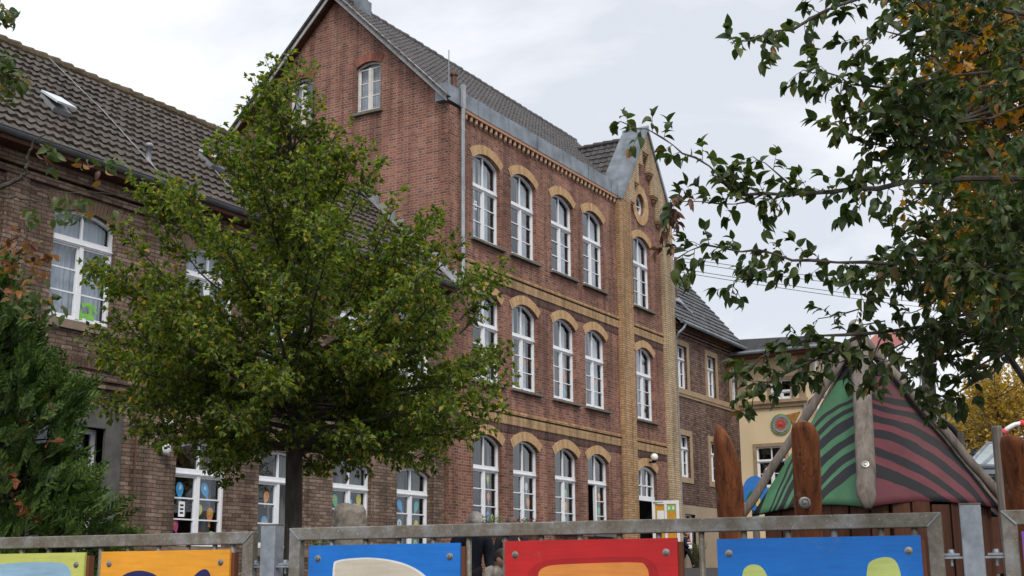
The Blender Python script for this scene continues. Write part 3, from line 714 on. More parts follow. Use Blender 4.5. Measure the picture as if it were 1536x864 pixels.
# flower boxes
def flowerbox(x, z, label, mats, n=160, hgt=.2, y=FY-.1, w=1.3):
    t = thing('flower_box', label, 'flower box', (x+w/2, y, z), 'flower boxes on ground floor sills')
    MB().box(x, x+w, y-.1, y+.08, z, z+.14).build('trough', M['gutter'], t)
    b = MB(); r = random.Random(int(x*10))
    for i in range(n):
        p = V((x+r.uniform(0, w), y+r.uniform(-.14, .08), z+.12+r.uniform(0, hgt)))
        d = V((r.uniform(-1, 1), r.uniform(-1, .5), r.uniform(-.3, 1))).normalized(); s = d.orthogonal().normalized(); L = r.uniform(.05, .09)
        b.poly([p, p+d*L*.5+s*L*.3, p+d*L, p+d*L*.5-s*L*.3])
    b.build('flowers', mats, t)
flowerbox(WX[0]+.1, 1.42, 'flower box of grey-green leaves below the leftmost open ground floor window', leafmat('grey_green_leaf', [(.16, .2, .05), (.07, .11, .04), (.25, .22, .12)]))
flowerbox(WX[1]+.0, 1.42, 'flower box of dark red leaves on the second ground floor sill', leafmat('dark_red_leaf', [(.12, .03, .03), (.2, .05, .04), (.06, .03, .025)]), 200)
flowerbox(WX[2]+.1, 1.36, 'flower box of sparse green plants on the third ground floor sill', leafmat('sparse_green', [(.05, .08, .03), (.1, .12, .05)]), 120)
flowerbox(WX[3]+.1, 1.36, 'flower box with drooping stems under the window nearest the yellow pilaster', leafmat('droop_green', [(.07, .09, .03), (.15, .14, .06)]), 120)

# ================================================================== BROWN LEFT WING
LY = 18.62
lw = thing('school_wing', 'low brown brick wing with mossy pantile roof left of the tall red school', 'school wing', (14, LY, -.7))
UX = [12.1, 15.52, 18.9, 21.4, 23.93, 26.42]; LX = [18.88, 21.34, 23.88, 26.43]
LWW = 1.48; up_z, up_h, up_r = 4.72, 1.95, .17; lo_z, lo_h, lo_r = .72, 1.93, .17
holes = [hole(x, up_z, LWW, up_h, up_r) for x in UX]+[hole(x, lo_z, LWW, lo_h, lo_r) for x in LX]+[[(15.35, -.9), (16.98, -.9), (16.98, 2.82), (15.35, 2.82)]]
wall('front_wall', [(8, -1.4), (28.49, -1.4), (28.49, 7.6), (8, 7.6)], holes, (0, LY, 0), XV, NF, M['brown'], lw, .17)
b = MB(); b.poly([(8, LY, -1.4), (8, 24.2, -1.4), (8, 24.2, 7.6), (8, 21.4, 10.5), (8, LY, 7.7)]); b.poly([(8, 24.2, -1.4), (28.4, 24.2, -1.4), (28.4, 24.2, 7.6), (8, 24.2, 7.6)]); b.build('rear_wall', M['brown'], lw)
def lst(i):
    return {0: [(.2, 1.12, 1.9, 'p_blue', .2), (.68, 1.15, 1.9, 'p_blue', .5), (.58, .72, 1.7, 'p_yellow', -.2), (.8, .66, 1.8, 'p_orange', .1), (.14, .42, 1.7, 'p_pink', .4), (.62, .2, 1.5, 'p_red', .2), (.85, .22, 1.5, 'p_lime', .8)],
            1: [(.3, 1.1, 1.6, 'p_orange', 0), (.28, .55, 1.9, 'p_blue', .2), (.8, 1.1, 1.5, 'p_lime', -.5), (.05, 1.15, 1.3, 'p_pink', 0)],
            2: [(.2, 1.15, 1.8, 'p_green', .1), (.6, 1.1, 1.4, 'p_blue', 0), (.82, 1.2, 1.8, 'p_yellow', 0)],
            3: [(.24, 1.15, 1.8, 'p_blue', .3), (.74, 1.15, 1.8, 'p_teal', -.3), (.24, .68, 1.7, 'p_white', 0), (.74, .68, 1.7, 'p_yellow', 0), (.24, .18, 1.7, 'p_blue', 0), (.72, .2, 1.6, 'p_lime', 0)]}[i]
for i, x in enumerate(UX):
    wo = window(lw, (x, LY+.13, up_z+.02), XV, NF, LWW, up_h-.02, up_r, 1.50, cur=((.02, .48), (.52, .98)))
    MB().box(x-.10, x+LWW+.12, LY-.09, LY+.12, up_z-.16, up_z).build('window_sill', M['brownsill'], lw)
    if i == 1:
        b = MB(); r = random.Random(5)
        for k in range(9):
            p = V((x+LWW*.68+r.uniform(-.18, .2), LY+.13+.02, up_z+.12+r.uniform(0, .28))); a = r.uniform(0, 6.28); d = V((math.cos(a), 0, math.sin(a))); s = V((-d.z, 0, d.x)); q = r.uniform(.05, .10)
            b.obox(p+V((0, -.035-k*.0006, 0)), d*q, s*q*.4, V((0, .0002, 0)))
        b.build('green_paper_figure', plain('bright_lime_paper', (.19, .5, .07), .7, .2, var=.1), wo)
    voussoirs('window_arch', LWW, up_h, up_r, (x, LY, up_z), XV, NF, .36, M['voussoir_b'], M['joint_and_gap_d'], lw, n=21, proud=.012, ext=.05)
for i, x in enumerate(LX):
    window(lw, (x, LY+.13, lo_z+.02), XV, NF, LWW, lo_h-.02, lo_r, 1.45, stickers=lst(i), curtain='curtain_d', cur=((.0, .1), (.55, .9)) if i < 2 else ((.3, .48), (.55, .97)), notice=(.36, .72, .17, .3) if i == 0 else None, ajar=1 if i == 1 else None)
    MB().box(x-.10, x+LWW+.12, LY-.09, LY+.12, lo_z-.16, lo_z).build('window_sill', M['brownsill'], lw)
    voussoirs('window_arch', LWW, lo_h, lo_r, (x, LY, lo_z), XV, NF, .34, M['voussoir_b'], M['joint_and_gap_d'], lw, n=21, proud=.012, ext=.05)
# stone-framed door behind the thuja
b = MB(); b.box(14.95, 15.35, LY-.07, LY+.3, -1.2, 3.24); b.box(16.98, 17.38, LY-.07, LY+.3, -1.2, 3.24); b.box(15.35, 16.98, LY-.07, LY+.3, 2.82, 3.24); b.build('door_surround', M['greystone'], lw, bevel=.01)
dr = MB(); O = V((15.35, LY+.24, -.62)); dr.ring(rect(0, 0, 1.63, 3.44), rect(.09, .09, 1.54, 3.35), O, XV, ZV, NF, -.03, .03); dr.obox(O+XV*.82+ZV*2.35, XV*.74, ZV*.06, NF*.035)
dr.obox(O+XV*.82+ZV*1.7, XV*.05, ZV*1.6, NF*.036); dr.obox(O+XV*.82+ZV*.68, XV*.72, ZV*.6, NF*.02); dd = dr.build('door', M['white'], lw)
MB().poly([O+XV*x+ZV*z for x, z in rect(.08, 1.28, 1.55, 3.36)]).build('pane', M['glass'], dd)
MB().box(15.36, 16.97, LY+.9, LY+1.0, -.6, 2.8).build('room_shade_backing', M['dark'], dd)
# piers, corbel courses, dentil band
for x0, x1 in ((14.37, 14.86), (17.75, 18.3), (27.98, 28.47)):
    for z0, z1 in ((-1.4, 3.55), (4.1, 7.12)): MB().box(x0, x1, LY-.07, LY+.02, z0, z1).build('pier', M['brown'], lw)
b = MB(); b.box(8, 28.49, LY-.09, LY+.02, 7.12, 7.24); b.box(8, 28.49, LY-.15, LY+.02, 7.29, 7.6); b.build('corbel_course', M['brown'], lw)
b = MB(); b.box(8, 28.49, LY-.05, LY+.02, 3.90, 4.08); b.build('dentil_band', M['brown_sold'], lw)
b = MB(); b.box(8, 28.49, LY-.08, LY+.02, 3.70, 3.83); b.box(8, 28.49, LY-.09, LY+.02, 3.56, 3.63); b.build('string_course', M['brown'], lw)
# eaves, gutter, roof
b = MB(); b.box(8, 28.4, 18.12, LY+.02, 7.52, 7.60); b.build('eaves_board', M['hut_wood'], lw)
b = MB(); gp = [V((0, 18.09-.085*math.cos(a), 7.70-.10*math.sin(a))) for a in [math.pi*i/8 for i in range(9)]]
for i in range(8):
    for dr_ in (0,): b.poly([gp[i]+XV*8, gp[i]+XV*28.35, gp[i+1]+XV*28.35, gp[i+1]+XV*8])
b.poly([p+XV*28.35 for p in gp]); b.tube([(8, 18.0, 7.705), (28.36, 18.0, 7.705)], .013, 6)
for k in range(27): b.bar((8.5+k*.75, 18.0, 7.71), (8.5+k*.75, 18.2, 7.72), .03, .006)
b.build('gutter', M['gutter'], lw)
nrow = 14; sl = V((0, 21.35-18.08, 10.82-7.66)); tl = sl.length/nrow
t = tiles((8, 18.08, 7.66), XV, sl, 96, nrow, 20.45/96, tl, .042, .062, sub=6, jit=.010, seedx=5); t.build('roof', M['tile_l'], lw, smooth=False)
t = tiles((28.45, 24.62, 7.66), V((-1, 0, 0)), V((0, -3.27, 3.16)), 89, nrow, 20.45/89, tl, .055, .035, sub=3, seedx=6); t.build('roof', M['tile_l'], lw)
ridge((8, 21.35, 10.84), (28.45, 21.35, 10.84), .13, .34).build('ridge_tiles', M['ridge_l'], lw)
b = MB(); b.prism([(18.3, 7.72), (21.35, 10.62), (24.4, 7.72)], (8.02, 0, 0), YV, ZV, XV, 0, 20.4); b.build('roof_boarding', M['hut_wood'], lw)
# stepped lead flashing against the red gable
sn = sl.normalized(); nn = V((0, -sn.z, sn.y)); b = MB()
b.obox(V((28.3, (18.1+21.35)/2, (7.69+10.85)/2))+nn*.07, XV*.17, sl/2, nn*.012)
for i in range(11):
    p = V((28.47, 18.2, 7.78))+sl*((i+.5)/11.3); b.box(28.455, 28.485, p.y-.16, p.y+.16, p.z-.25, p.z+.26)
b.build('stepped_flashing', M['zincpale'], lw)
# two roof lights, vent, lightning wire
def onroof(x, y, h=0): q = ray(x, y); k = sl.z/sl.y; tt = (7.66-k*18.08)/(q.z-k*q.y); return q*tt+nn*h
for (x0, y0), open_ in (((79, 164), .18), ((313, 249), .3)):
    c = onroof(x0, y0, .10); b = MB(); b.obox(c-sn*.0, XV*.21, sn*.27, nn*.05, 0); s_ = b.build('skylight', M['zincpale'], lw)
    hd = (sn*math.cos(open_)-nn*math.sin(open_)); top = c+sn*.27+nn*.06; md = top-hd*.28
    up = nn*math.cos(open_)+sn*math.sin(open_); b = MB(); b.obox(md+up*.02, XV*.235, hd*.29, up*.02); b.build('sash', plain('frosted_pane', (.62, .66, .72), .35, .5, var=.05), s_)
b = MB(); p = onroof(222, 247); b.lathe(p, [(.13, -.02), (.07, .05), (.058, .09), (.058, .36), (.085, .36), (.085, .42), (.055, .45), (0, .45)], 14); b.build('vent_pipe', M['zincpale'], lw, smooth=True)
b = MB(); b.tube([onroof(68, 93, .12), onroof(150, 172, .11), onroof(232, 262, .10)], .010, 5); b.build('lightning_cable', M['zincpale'], lw)
b = MB(); b.tube([onroof(318, 262, .12), onroof(350, 298, .10)], .012, 5); b.build('lightning_cable', M['zincpale'], lw)
b = MB(); b.tube([V((17.72, LY-.085, -.5)), V((17.72, LY-.085, 3.2))], .018, 6); b.build('lightning_cable', M['copper'], lw)
# speaker and camera on the wall
t = thing('wall_lamp', 'round white wall lamp on brown brick beside the ground floor window', 'wall lamp', (18.45, LY, 2.5))
b = MB(); b.lathe((18.45, LY-.14, 2.58), [(.0, .05), (.08, .05), (.11, .02), (.125, -.03), (.10, -.05), (.0, -.05)], 18, ax=V((0, -1, 0))); b.build('lamp_bowl', M['white'], t, smooth=True)
b = MB(); b.tube([(18.45, LY, 2.5), (18.45, LY-.1, 2.5)], .03, 8); b.build('bracket', M['zinc'], t)
t = thing('security_camera', 'small white box camera on brown brick above the round lamp', 'camera', (18.55, LY, 3.1))
b = MB(); b.box(18.47, 18.6, LY-.16, LY-.02, 3.03, 3.24); b.build('housing', M['white'], t, bevel=.015)
b = MB(); b.box(18.5, 18.57, LY-.04, LY, 3.1, 3.16); b.build('bracket', M['zinc'], t)

# ================================================================== BROWN BUILDING BEYOND
BY = 18.6
rb = thing('annexe_building', 'purple brown brick annexe with sandstone window frames beyond the yellow pilaster', 'building', (44, BY, 0))
W1 = [44.42, 47.38, 50.38-.12]; ww = .92
hl = [[(x, 7.0), (x+ww, 7.0), (x+ww, 8.64), (x, 8.64)] for x in W1]+[[(x, 3.70), (x+ww, 3.70), (x+ww, 5.25), (x, 5.25)] for x in W1[:2]]+[[(44.5, .9), (45.5, .9), (45.5, 2.36), (44.5, 2.36)]]
hl[2] = [(50.0, 7.0), (50.72, 7.0), (50.72, 8.64), (50.0, 8.64)]
wall('front_wall', [(43.78, -1.2), (50.8, -1.2), (50.8, 9.45), (43.78, 9.45)], hl, (0, BY, 0), XV, NF, M['purple'], rb, .18)
b = MB(); b.poly([(50.79, BY, -1), (50.79, 26.5, -1), (50.79, 26.5, 9.4), (50.79, 22.5, 14.2), (50.79, BY, 9.5)]); b.build('side_wall', M['purple'], rb)
for i, h_ in enumerate(hl):
    x0, z0 = h_[0]; x1, z1 = h_[2]; s = .2
    b = MB(); b.ring(rect(x0-s, z0-(0.0 if i < 3 else s), x1+s, z1+s), rect(x0, z0, x1, z1), (0, BY, 0), XV, ZV, NF, -.03, .04) if i != 2 else b.ring(rect(x0-s, z0, x1+.06, z1+s), rect(x0, z0, x1, z1), (0, BY, 0), XV, ZV, NF, -.03, .04)
    b.build('window_surround', M['sand'] if i < 5 else M['plinth'], rb)
    window(rb, (x0, BY+.13, z0), XV, NF, x1-x0, z1-z0, 0, (z1-z0)*.70, rows=2, curtain='curtain_d', cur=((.05, .4), (.6, .95)), tth=.05, fw=.05)
b = MB(); b.box(43.78, 50.8, BY-.07, BY+.02, 6.80, 6.995); b.box(43.78, 50.8, BY-.04, BY+.02, 6.70, 6.797); b.build('stone_band', M['sand'], rb)
b = MB(); b.box(43.78, 50.8, BY-.08, BY+.02, -1.2, 2.68); b.build('plinth', M['plinth'], rb) if False else None
pl = [(43.78, -1.2), (50.8, -1.2), (50.8, 2.68), (43.78, 2.68)]
wall('plinth', pl, [[(44.5, .9), (45.5, .9), (45.5, 2.36), (44.5, 2.36)]], (0, BY-.06, 0), XV, NF, M['plinth'], rb, .08)
b = MB(); [b.box(43.78, 50.8, BY-.05-.04*k, BY+.02, 8.98+.12*k, 9.06+.12*k) for k in range(3)]; b.build('corbel_course', M['purple'], rb)
rs = V((0, 1, 1.22)); nr = 20; t = tiles((43.8, 18.2, 9.36), XV, rs, 24, nr, 7.3/24, 6.35/nr, .02, .05, sub=4, prof='half', seedx=8); t.build('roof', M['tile_r'], rb)
b = MB(); b.prism([(18.25, 9.3), (22.4, 14.35), (26.5, 9.3)], (43.8, 0, 0), YV, ZV, XV, 0, 7.15); b.build('roof_boarding', M['hut_wood'], rb)
b = MB(); b.tube([(43.85, 18.12, 9.38), (51.1, 18.12, 9.34)], .075, 10); b.tube([(44.2, 18.1, 9.35), (44.1, 18.15, 9.15), (43.95, 18.3, 8.95), (43.93, 18.42, 8.7), (43.93, 18.42, 2.5)], .05, 8); b.build('gutter', M['zinc'], rb)
# roof mast with the wires
k = 1.22; q = ray(1015, 452); tt = (9.45-k*18.2)/(q.z-k*q.y); mb_ = q*tt
b = MB(); b.tube([mb_-ZV*.2, mb_+ZV*1.75], .05, 8); b.build('roof_mast', M['copper'], rb)
b = MB(); b.obox(mb_+V((0, -.03, .06)), XV*.4, V((0, .12, .14)), V((0, -.02, .02))); b.tube([mb_+V((-.1, 0, .1)), mb_+V((.55, -.4, -.42))], .05, 6); b.build('mast_flashing', M['zincpale'], rb)
b = MB(); zb = onx(1007, 420, 44.1); b.box(43.9, 44.45, zb.y, zb.y+.8, zb.z-1.0, zb.z+.8); b.build('zinc_cheek', M['zinc'], rb)
wires = MB()
for (xa, ya, xb_, yb) in ((1000, 384, 1700, 454), (1000, 389, 1700, 464), (1000, 400, 1700, 480), (1000, 405, 1700, 488)):
    A = at(xa, ya, 52); B = at(xb_, yb, 78); n = 10; wires.tube([A.lerp(B, i/n)-ZV*(.35*4*(i/n)*(1-i/n)) for i in range(n+1)], .014, 4)
tag(wires.build('overhead_wires', M['p_black'], base=mb_+ZV*1.6), 'four thin overhead wires crossing the sky right of the mast', 'overhead wires')

# ================================================================== CREAM HOUSE
CXp, CY = 50.78, 15.38
ch_ = thing('cream_house', 'cream rendered house with sandstone moulding and low zinc roof behind the play tent', 'house', (CXp, CY, 0))
wh = [[(18.6-17.93, 3.62), (18.6-16.70, 3.62), (18.6-16.70, 5.27), (18.6-17.93, 5.27)], [(18.6-17.2, 7.15), (18.6-16.32, 7.15), (18.6-16.32, 7.95), (18.6-17.2, 7.95)]]
wall('side_wall', [(0, -1), (3.22, -1), (3.22, 9.05), (0, 9.05)], wh, (CXp, 18.6, 0), V((0, -1, 0)), V((-1, 0, 0)), M['cream'], ch_, .14)
wh2 = [[(53.4, 7.2), (54.4, 7.2), (54.4, 8.62), (53.4, 8.62)]]
wall('front_wall', [(CXp, -1), (62, -1), (62, 9.3), (CXp, 9.3)], wh2, (0, CY, 0), XV, NF, M['cream'], ch_, .14)
b = MB(); b.poly([(62, CY, -1), (62, 24, -1), (62, 24, 9.3), (62, CY, 9.3)]); b.poly([(CXp, 24, -1), (62, 24, -1), (62, 24, 9.3), (CXp, 24, 9.3)]); b.build('rear_wall', M['cream'], ch_)
UO = V((0, -1, 0)); UN = V((-1, 0, 0))
for i, h_ in enumerate(wh):
    x0, z0 = h_[0]; x1, z1 = h_[2]; b = MB(); b.ring(rect(x0-.13, z0-.13 if i == 0 else z0, x1+.13, z1+.13), rect(x0, z0, x1, z1), (CXp, 18.6, 0), UO, ZV, UN, -.02, .03); b.build('window_surround', M['sand'], ch_)
    window(ch_, (CXp+.1, 18.6-x0, z0), UO, UN, x1-x0, z1-z0, 0, (z1-z0)*.66 if i == 0 else (z1-z0)*.42, rows=2 if i == 0 else 1, curtain=None, tth=.05, fw=.06)
window(ch_, (53.4, CY+.1, 7.2), XV, NF, 1.0, 1.42, 0, .9, rows=2, curtain=None, tth=.05)
b = MB(); b.ring(rect(53.27, 7.07, 54.53, 8.75), rect(53.4, 7.2, 54.4, 8.62), (0, CY, 0), XV, ZV, NF, -.02, .03); b.build('window_surround', M['sand'], ch_)
b = MB(); b.prism([(0, 0), (-.1, .03), (-.12, .12), (-.2, .2), (-.2, .32), (0, .36)], (CXp, 18.6, 6.80), XV, ZV, UO, 0, 2.95); b.build('moulding', M['sand'], ch_)
MB().box(CXp-.06, CXp+.02, 15.72, 15.98, 7.14, 8.9).build('corner_strip', M['sand'], ch_); MB().box(CXp-.05, CXp+.02, 18.28, 18.5, 7.14, 8.9).build('corner_strip', M['sand'], ch_)
# roof: zinc deck with timber soffit
b = MB(); b.prism([(-.75, 8.98), (-.75, 9.12), (-.4, 9.22), (1.2, 9.62), (1.2, 8.98)], (CXp, 18.7, 0), XV, ZV, UO, -.2, 3.9); b.build('zinc_roof', M['gutter'], ch_)
b = MB(); b.box(CXp-.66, CXp, 14.95, 18.55, 8.90, 8.975); b.build('soffit', M['wood_eave'], ch_)
b = MB(); b.tube([(CXp-.8, 18.55, 9.05), (CXp-.8, 14.8, 9.05)], .07, 8); b.build('gutter', M['zinc'], ch_)
b = MB(); b.prism([(CY-.7, 9.28), (CY-.7, 9.45), (CY-.2, 9.62), (CY+6, 9.9), (CY+6, 9.28)], (CXp-.1, 0, 0), YV, ZV, XV, 0, 12); b.build('front_roof', M['gutter'], ch_)
b = MB(); b.tube([(CXp-.05, CY-.12, 9.3), (CXp-.05, CY-.12, 0)], .06, 10); b.build('downpipe', M['white'], ch_)
b = MB(); b.tube([(CXp-.1, CY+.25, 6.7), (CXp-.35, CY+.1, 6.95), (CXp-.5, CY-.2, 7.1), (CXp-.55, CY-.6, 7.05)], [.05, .05, .07, .1], 8); b.box(CXp-.2, CXp, CY+.12, CY+.4, 6.5, 6.85); b.build('floodlight', M['zincpale'], ch_)
# ceramic disc with tail
t = thing('ceramic_ornament', 'round green mosaic disc with red flower centre and orange tail on cream wall', 'wall ornament', (CXp, 16.82, 5.7))
c = V((CXp-.03, 16.82, 6.13)); b = MB(); n = 40
b.prism([(.42*math.cos(2*math.pi*i/n), .42*math.sin(2*math.pi*i/n)) for i in range(n)], c, UO, ZV, UN, -.02, .03)
b.build('disc', plain('green_mosaic', (.16, .27, .10), .5, .4, var=.4, scale=40), t)
b = MB()
for k in range(20):
    a = 2*math.pi*k/20; b.lathe(c+UO*.31*math.cos(a)+ZV*.31*math.sin(a)+UN*.03, [(.045, 0), (.035, .02), (0, .025)], 8, ax=UN)
b.build('stone_studs', plain('lilac_stud', (.30, .22, .42), .5, .4, var=.4, scale=30), t)
b = MB(); 
for k in range(18):
    a = 2*math.pi*k/18; d = UO*math.cos(a)+ZV*math.sin(a); s = UO*-math.sin(a)+ZV*math.cos(a); b.poly([c+UN*.036+d*.05, c+UN*.04+d*.16+s*.045, c+UN*.036+d*.25, c+UN*.04+d*.16-s*.045])
b.lathe(c+UN*.03, [(.20, 0), (.19, .004), (0, .006)], 24, ax=UN); b.lathe(c+UN*.03, [(.08, 0), (.06, .03), (0, .04)], 12, ax=UN)
b.build('red_flower', plain('red_mosaic', (.42, .07, .06), .5, .4, var=.4, scale=30), t)
b = MB(); b.prism([(.22, .36), (.82, .46), (.58, .02), (.40, .05)], c, UO, ZV, UN, -.02, .028); b.build('tail', plain('orange_clay', (.33, .16, .045), .6, .3, var=.3, scale=12), t)

# ================================================================== FENCE
FA = V((4.468, 3.69, 0)); FT = V((.1691, -.9856, 0)); FN = V((-.9856, -.1691, 0))
def fh(x, y, off=0):
    P = onplane(x, y, FA+FN*off, FN); return ((P-FA).dot(FT), P.z)
def fp(s, z, off=0): return FA+FT*s+FN*off+ZV*z
GF = -1.29
def section(x0, x1, ytop0, ytop1, label, left_open=False, right_open=False, bars_at=None):
    s0, z0 = fh(x0, ytop0); s1, z1 = fh(x1, ytop1); z = (z0+z1)/2; hw = .054
    t = thing('fence_section', label, 'metal fence', fp((s0+s1)/2, GF), 'galvanised fence sections')
    b = MB()
    outer = [(s0, -1.18), (s1, -1.18), (s1, z), (s0, z)]; inner = [(s0+hw, -1.126), (s1-hw, -1.126), (s1-hw, z-hw), (s0+hw, z-hw)]
    b.ring(outer, inner, FA, FT, ZV, FN, -.045, 0)
    b.build('frame', M['galv'], t, bevel=.004)
    w_ = MB()
    for s, sg in ((s0, 1), (s1, -1)):
        w_.bar(fp(s+sg*.003, z-.003, .0015), fp(s+sg*(hw-.003), z-hw+.003, .0015), .006, .006, up=FN)
    w_.build('weld_seam', M['galv2'], t)
    n = int((s1-s0-.1)/.133); st = (s1-s0-2*hw)/(n+1)
    ss_ = [fh(xx, 800, -.02)[0] for xx in bars_at] if bars_at else [s0+hw+st*(i+1) for i in range(n)]
    for s in ss_: MB().tube([fp(s, -1.126, -.022), fp(s, z-hw+.002, -.022)], .0115, 10).build('bar', M['galv'], t, smooth=True)
    return s0, s1, z
sec = []
sa, za = fh(0, 806.6)
s0l = fh(380, 797)[0]
def sec_px(s, z):  # helper giving pixel of a fence point
    return px(fp(s, z))
pl_ = sec_px(s0l-2.69, .225)
sec.append(section(pl_[0], 380, pl_[1], 797, 'galvanised fence section holding the lime green and the yellow painted boards', bars_at=[-330, -285, -242, -200, -160, -120, -80, -42, -4, 35, 75, 113, 153, 194, 239, 283, 323, 350]))
sec.append(section(434, 1411, 792, 768, 'galvanised fence section holding the two blue boards and the red board', bars_at=[498, 549, 598, 650, 703, 758, 812, 870, 929, 988, 1052, 1116, 1182, 1251, 1322, 1372]))
pr = sec_px(fh(1500, 764.5)[0]+2.6, .235)
sec.append(section(1500, pr[0], 764.5, pr[1], 'galvanised fence section at the right, cut by the picture edge', ))
posts = [((391, 413), 788, 'square galvanised fence post between the yellow and first blue board'), ((1437, 1471), 757, 'square galvanised fence post in front of the striped play tent')]
for (xa, xb), yt, lab in posts:
    s0_, z0_ = fh(xa, yt); s1_, _ = fh(xb, yt); sc = (s0_+s1_)/2; hw = .037
    t = thing('fence_post', lab, 'fence post', fp(sc, GF), 'square galvanised fence posts')
    b = MB(); b.obox(fp(sc, (z0_+GF)/2, -.04), FT*hw, ZV*((z0_-GF)/2), FN*.04); b.build('post', M['galv2'], t, bevel=.005)
    b = MB(); b.obox(fp(sc, z0_+.002, -.04), FT*(hw+.001), ZV*.003, FN*.041); b.build('cap', M['galv'], t)
    for sg in (-1, 1):
        for zz in (.072, -1.0):
            b = MB(); b.obox(fp(sc+sg*(hw+.032), zz, -.03), FT*.034, ZV*.004, FN*.018); b.obox(fp(sc+sg*(hw+.045), zz+.011, -.03), FT*.034, ZV*.004, FN*.016)
            b.lathe(fp(sc+sg*(hw+.04), zz+.013, -.03), [(0, .016), (.011, .016), (.013, .005), (.013, 0)], 10); b.tube([fp(sc+sg*(hw+.04), zz-.03, -.03), fp(sc+sg*(hw+.04), zz, -.03)], .006, 6)
            b.build('bracket', M['galv2'], t)
def paint(n, c, rough=.45):
    t = NT(n); p = t.pos(); mp = t.node('ShaderNodeMapping'); t.link(p, mp.inputs[0]); mp.inputs['Scale'].default_value = (6, 6, 70)
    br_ = t.noise(1, 5, mp.outputs[0], .6, .3); bl = t.noise(3.5, 6, p, .65); fi = t.noise(90, 3, p)
    k = t.mix(1, c, t.ramp(br_, [(.3, .90), (.7, 1.08)]), 'MULTIPLY'); k = t.mix(1, k, t.ramp(bl, [(.35, .86), (.65, 1.06)]), 'MULTIPLY')
    gr = t.math('MULTIPLY', t.ramp(t.noise(8, 7, p, .7), [(.60, 0), (.75, .5)]), t.ramp(fi, [(.4, 0), (.6, 1)]))
    k = t.mix(gr, k, (.22, .20, .16)); t.base(k, t.ramp(bl, [(.3, .38), (.7, .6)]), .35); t.bump(br_, .12, .002); return t.m
def board(xl, yl, xr, yr, mat, shapes, label, height=.66, bolts=None, smat=None, bd=True):
    s0, z0 = fh(xl, yl, .022); s1, z1 = fh(xr, yr, .022); z = (z0+z1)/2
    t = thing('painted_board', label, 'painted board', fp((s0+s1)/2, z-height), 'painted boards on the fence')
    b = MB(); b.obox(fp((s0+s1)/2, z-height/2, .015), FT*(s1-s0)/2, ZV*height/2, FN*.007)
    for k, (pts, _) in enumerate(shapes):
        P2 = [fh(x, y, .022) for x, y in pts]; P2 = [(s, max(zz, z-height+.01)) for s, zz in P2]
        # round the outline a little
        for _i in range(2):
            Q = []
            for i in range(len(P2)):
                a, c = P2[i], P2[(i+1) % len(P2)]; Q += [(a[0]*.75+c[0]*.25, a[1]*.75+c[1]*.25), (a[0]*.25+c[0]*.75, a[1]*.25+c[1]*.75)]
            P2 = Q
        b.prism(P2, FA, FT, ZV, FN, .015, .0232+.0004*k, k+1)
    b.build('board', [mat]+[m for _, m in shapes], t)
    for s in (s0+.045, s1-.045):
        for zz in (z-.055, z-height+.055):
            q = MB(); q.lathe(fp(s, zz, .021), [(.0145, 0), (.0145, .002), (.010, .003), (.009, .007), (.005, .008), (.004, .004), (0, .004)], 16, ax=FN); q.build('bolt', M['steel'], t, smooth=False)
    for s in (s0+.03, s1+.004):
        q = MB(); q.obox(fp(s, z-height/2-.01, -.012), FT*.010, ZV*(height/2-.004), FN*.018); q.build('batten', M['batten'], t)
blue = paint('blue_paint', (.010, .16, .56)); red = paint('red_paint', (.52, .016, .018)); redd = paint('dark_red_paint', (.40, .012, .015)); orange = paint('orange_paint', (.72, .26, .055)); yel = paint('yellow_orange_paint', (.80, .34, .028))
lime = paint('lime_paint', (.52, .55, .13)); navy = paint('navy_paint', (.018, .018, .11)); cream = paint('cream_paint', (.56, .50, .40)); skyb = paint('light_blue_paint', (.28, .45, .58)); purple = paint('purple_paint', (.16, .08, .35)); lim2 = paint('pale_lime_paint', (.48, .56, .17)); ltr = paint('white_outline', (.7, .7, .68)); darkl = paint('pale_orange_edge', (.85, .5, .2))
def circle(cx, cy, rx, ry, n=18): return [(cx+rx*math.cos(2*math.pi*i/n), cy+ry*math.sin(2*math.pi*i/n)) for i in range(n)]
board(-95, 833, 127.5, 828.2, lime, [([(-70, 990), (-72, 862), (-30, 850), (0, 846), (40, 843), (88, 843), (102, 848), (108, 862), (110, 990)], skyb)], 'lime green painted board with a pale blue rounded shape, leftmost on the fence')
board(152.5, 828, 345, 823.7, yel, [([(172, 960), (176, 872), (186, 861), (206, 855), (226, 858), (242, 868), (262, 882), (282, 876), (294, 860), (307, 852), (315, 858), (319, 880), (322, 960)], navy)], 'yellow orange painted board with dark navy shapes, left of the post')
board(463.5, 819, 690, 813.7, blue, [([(498, 1000), (498, 845), (506, 840), (530, 837), (560, 836), (595, 841), (622, 851), (642, 866), (660, 895), (662, 1000)], ltr), ([(501, 1000), (501, 847), (508, 842.5), (530, 839.5), (560, 838.5), (594, 843.5), (620, 853), (639, 868), (656, 896), (658, 1000)], cream)], 'blue painted board with a large cream shape, right of the left post')
board(757, 812.4, 1015.5, 806, red, [([(786, 1000), (787, 868), (800, 846), (830, 838), (950, 834), (976, 838), (990, 858), (994, 1000)], redd), ([(803, 1000), (805, 862), (814, 851), (834, 846.5), (961, 842.5), (969, 848), (975, 862), (978, 1000)], orange)], 'red painted board with an orange rounded square in the middle of the fence')
board(1074.9, 808, 1380.5, 803.4, blue, [([(1111, 905), (1113, 858), (1120, 849), (1130, 846), (1142, 849), (1152, 864), (1160, 905), (1135, 940)], lim2), ([(1299, 905), (1300, 850), (1306, 841), (1325, 835), (1340, 837), (1348, 848), (1353, 870), (1350, 905), (1325, 940)], lim2)], 'blue painted board with two lime green rounded shapes below the striped tent')
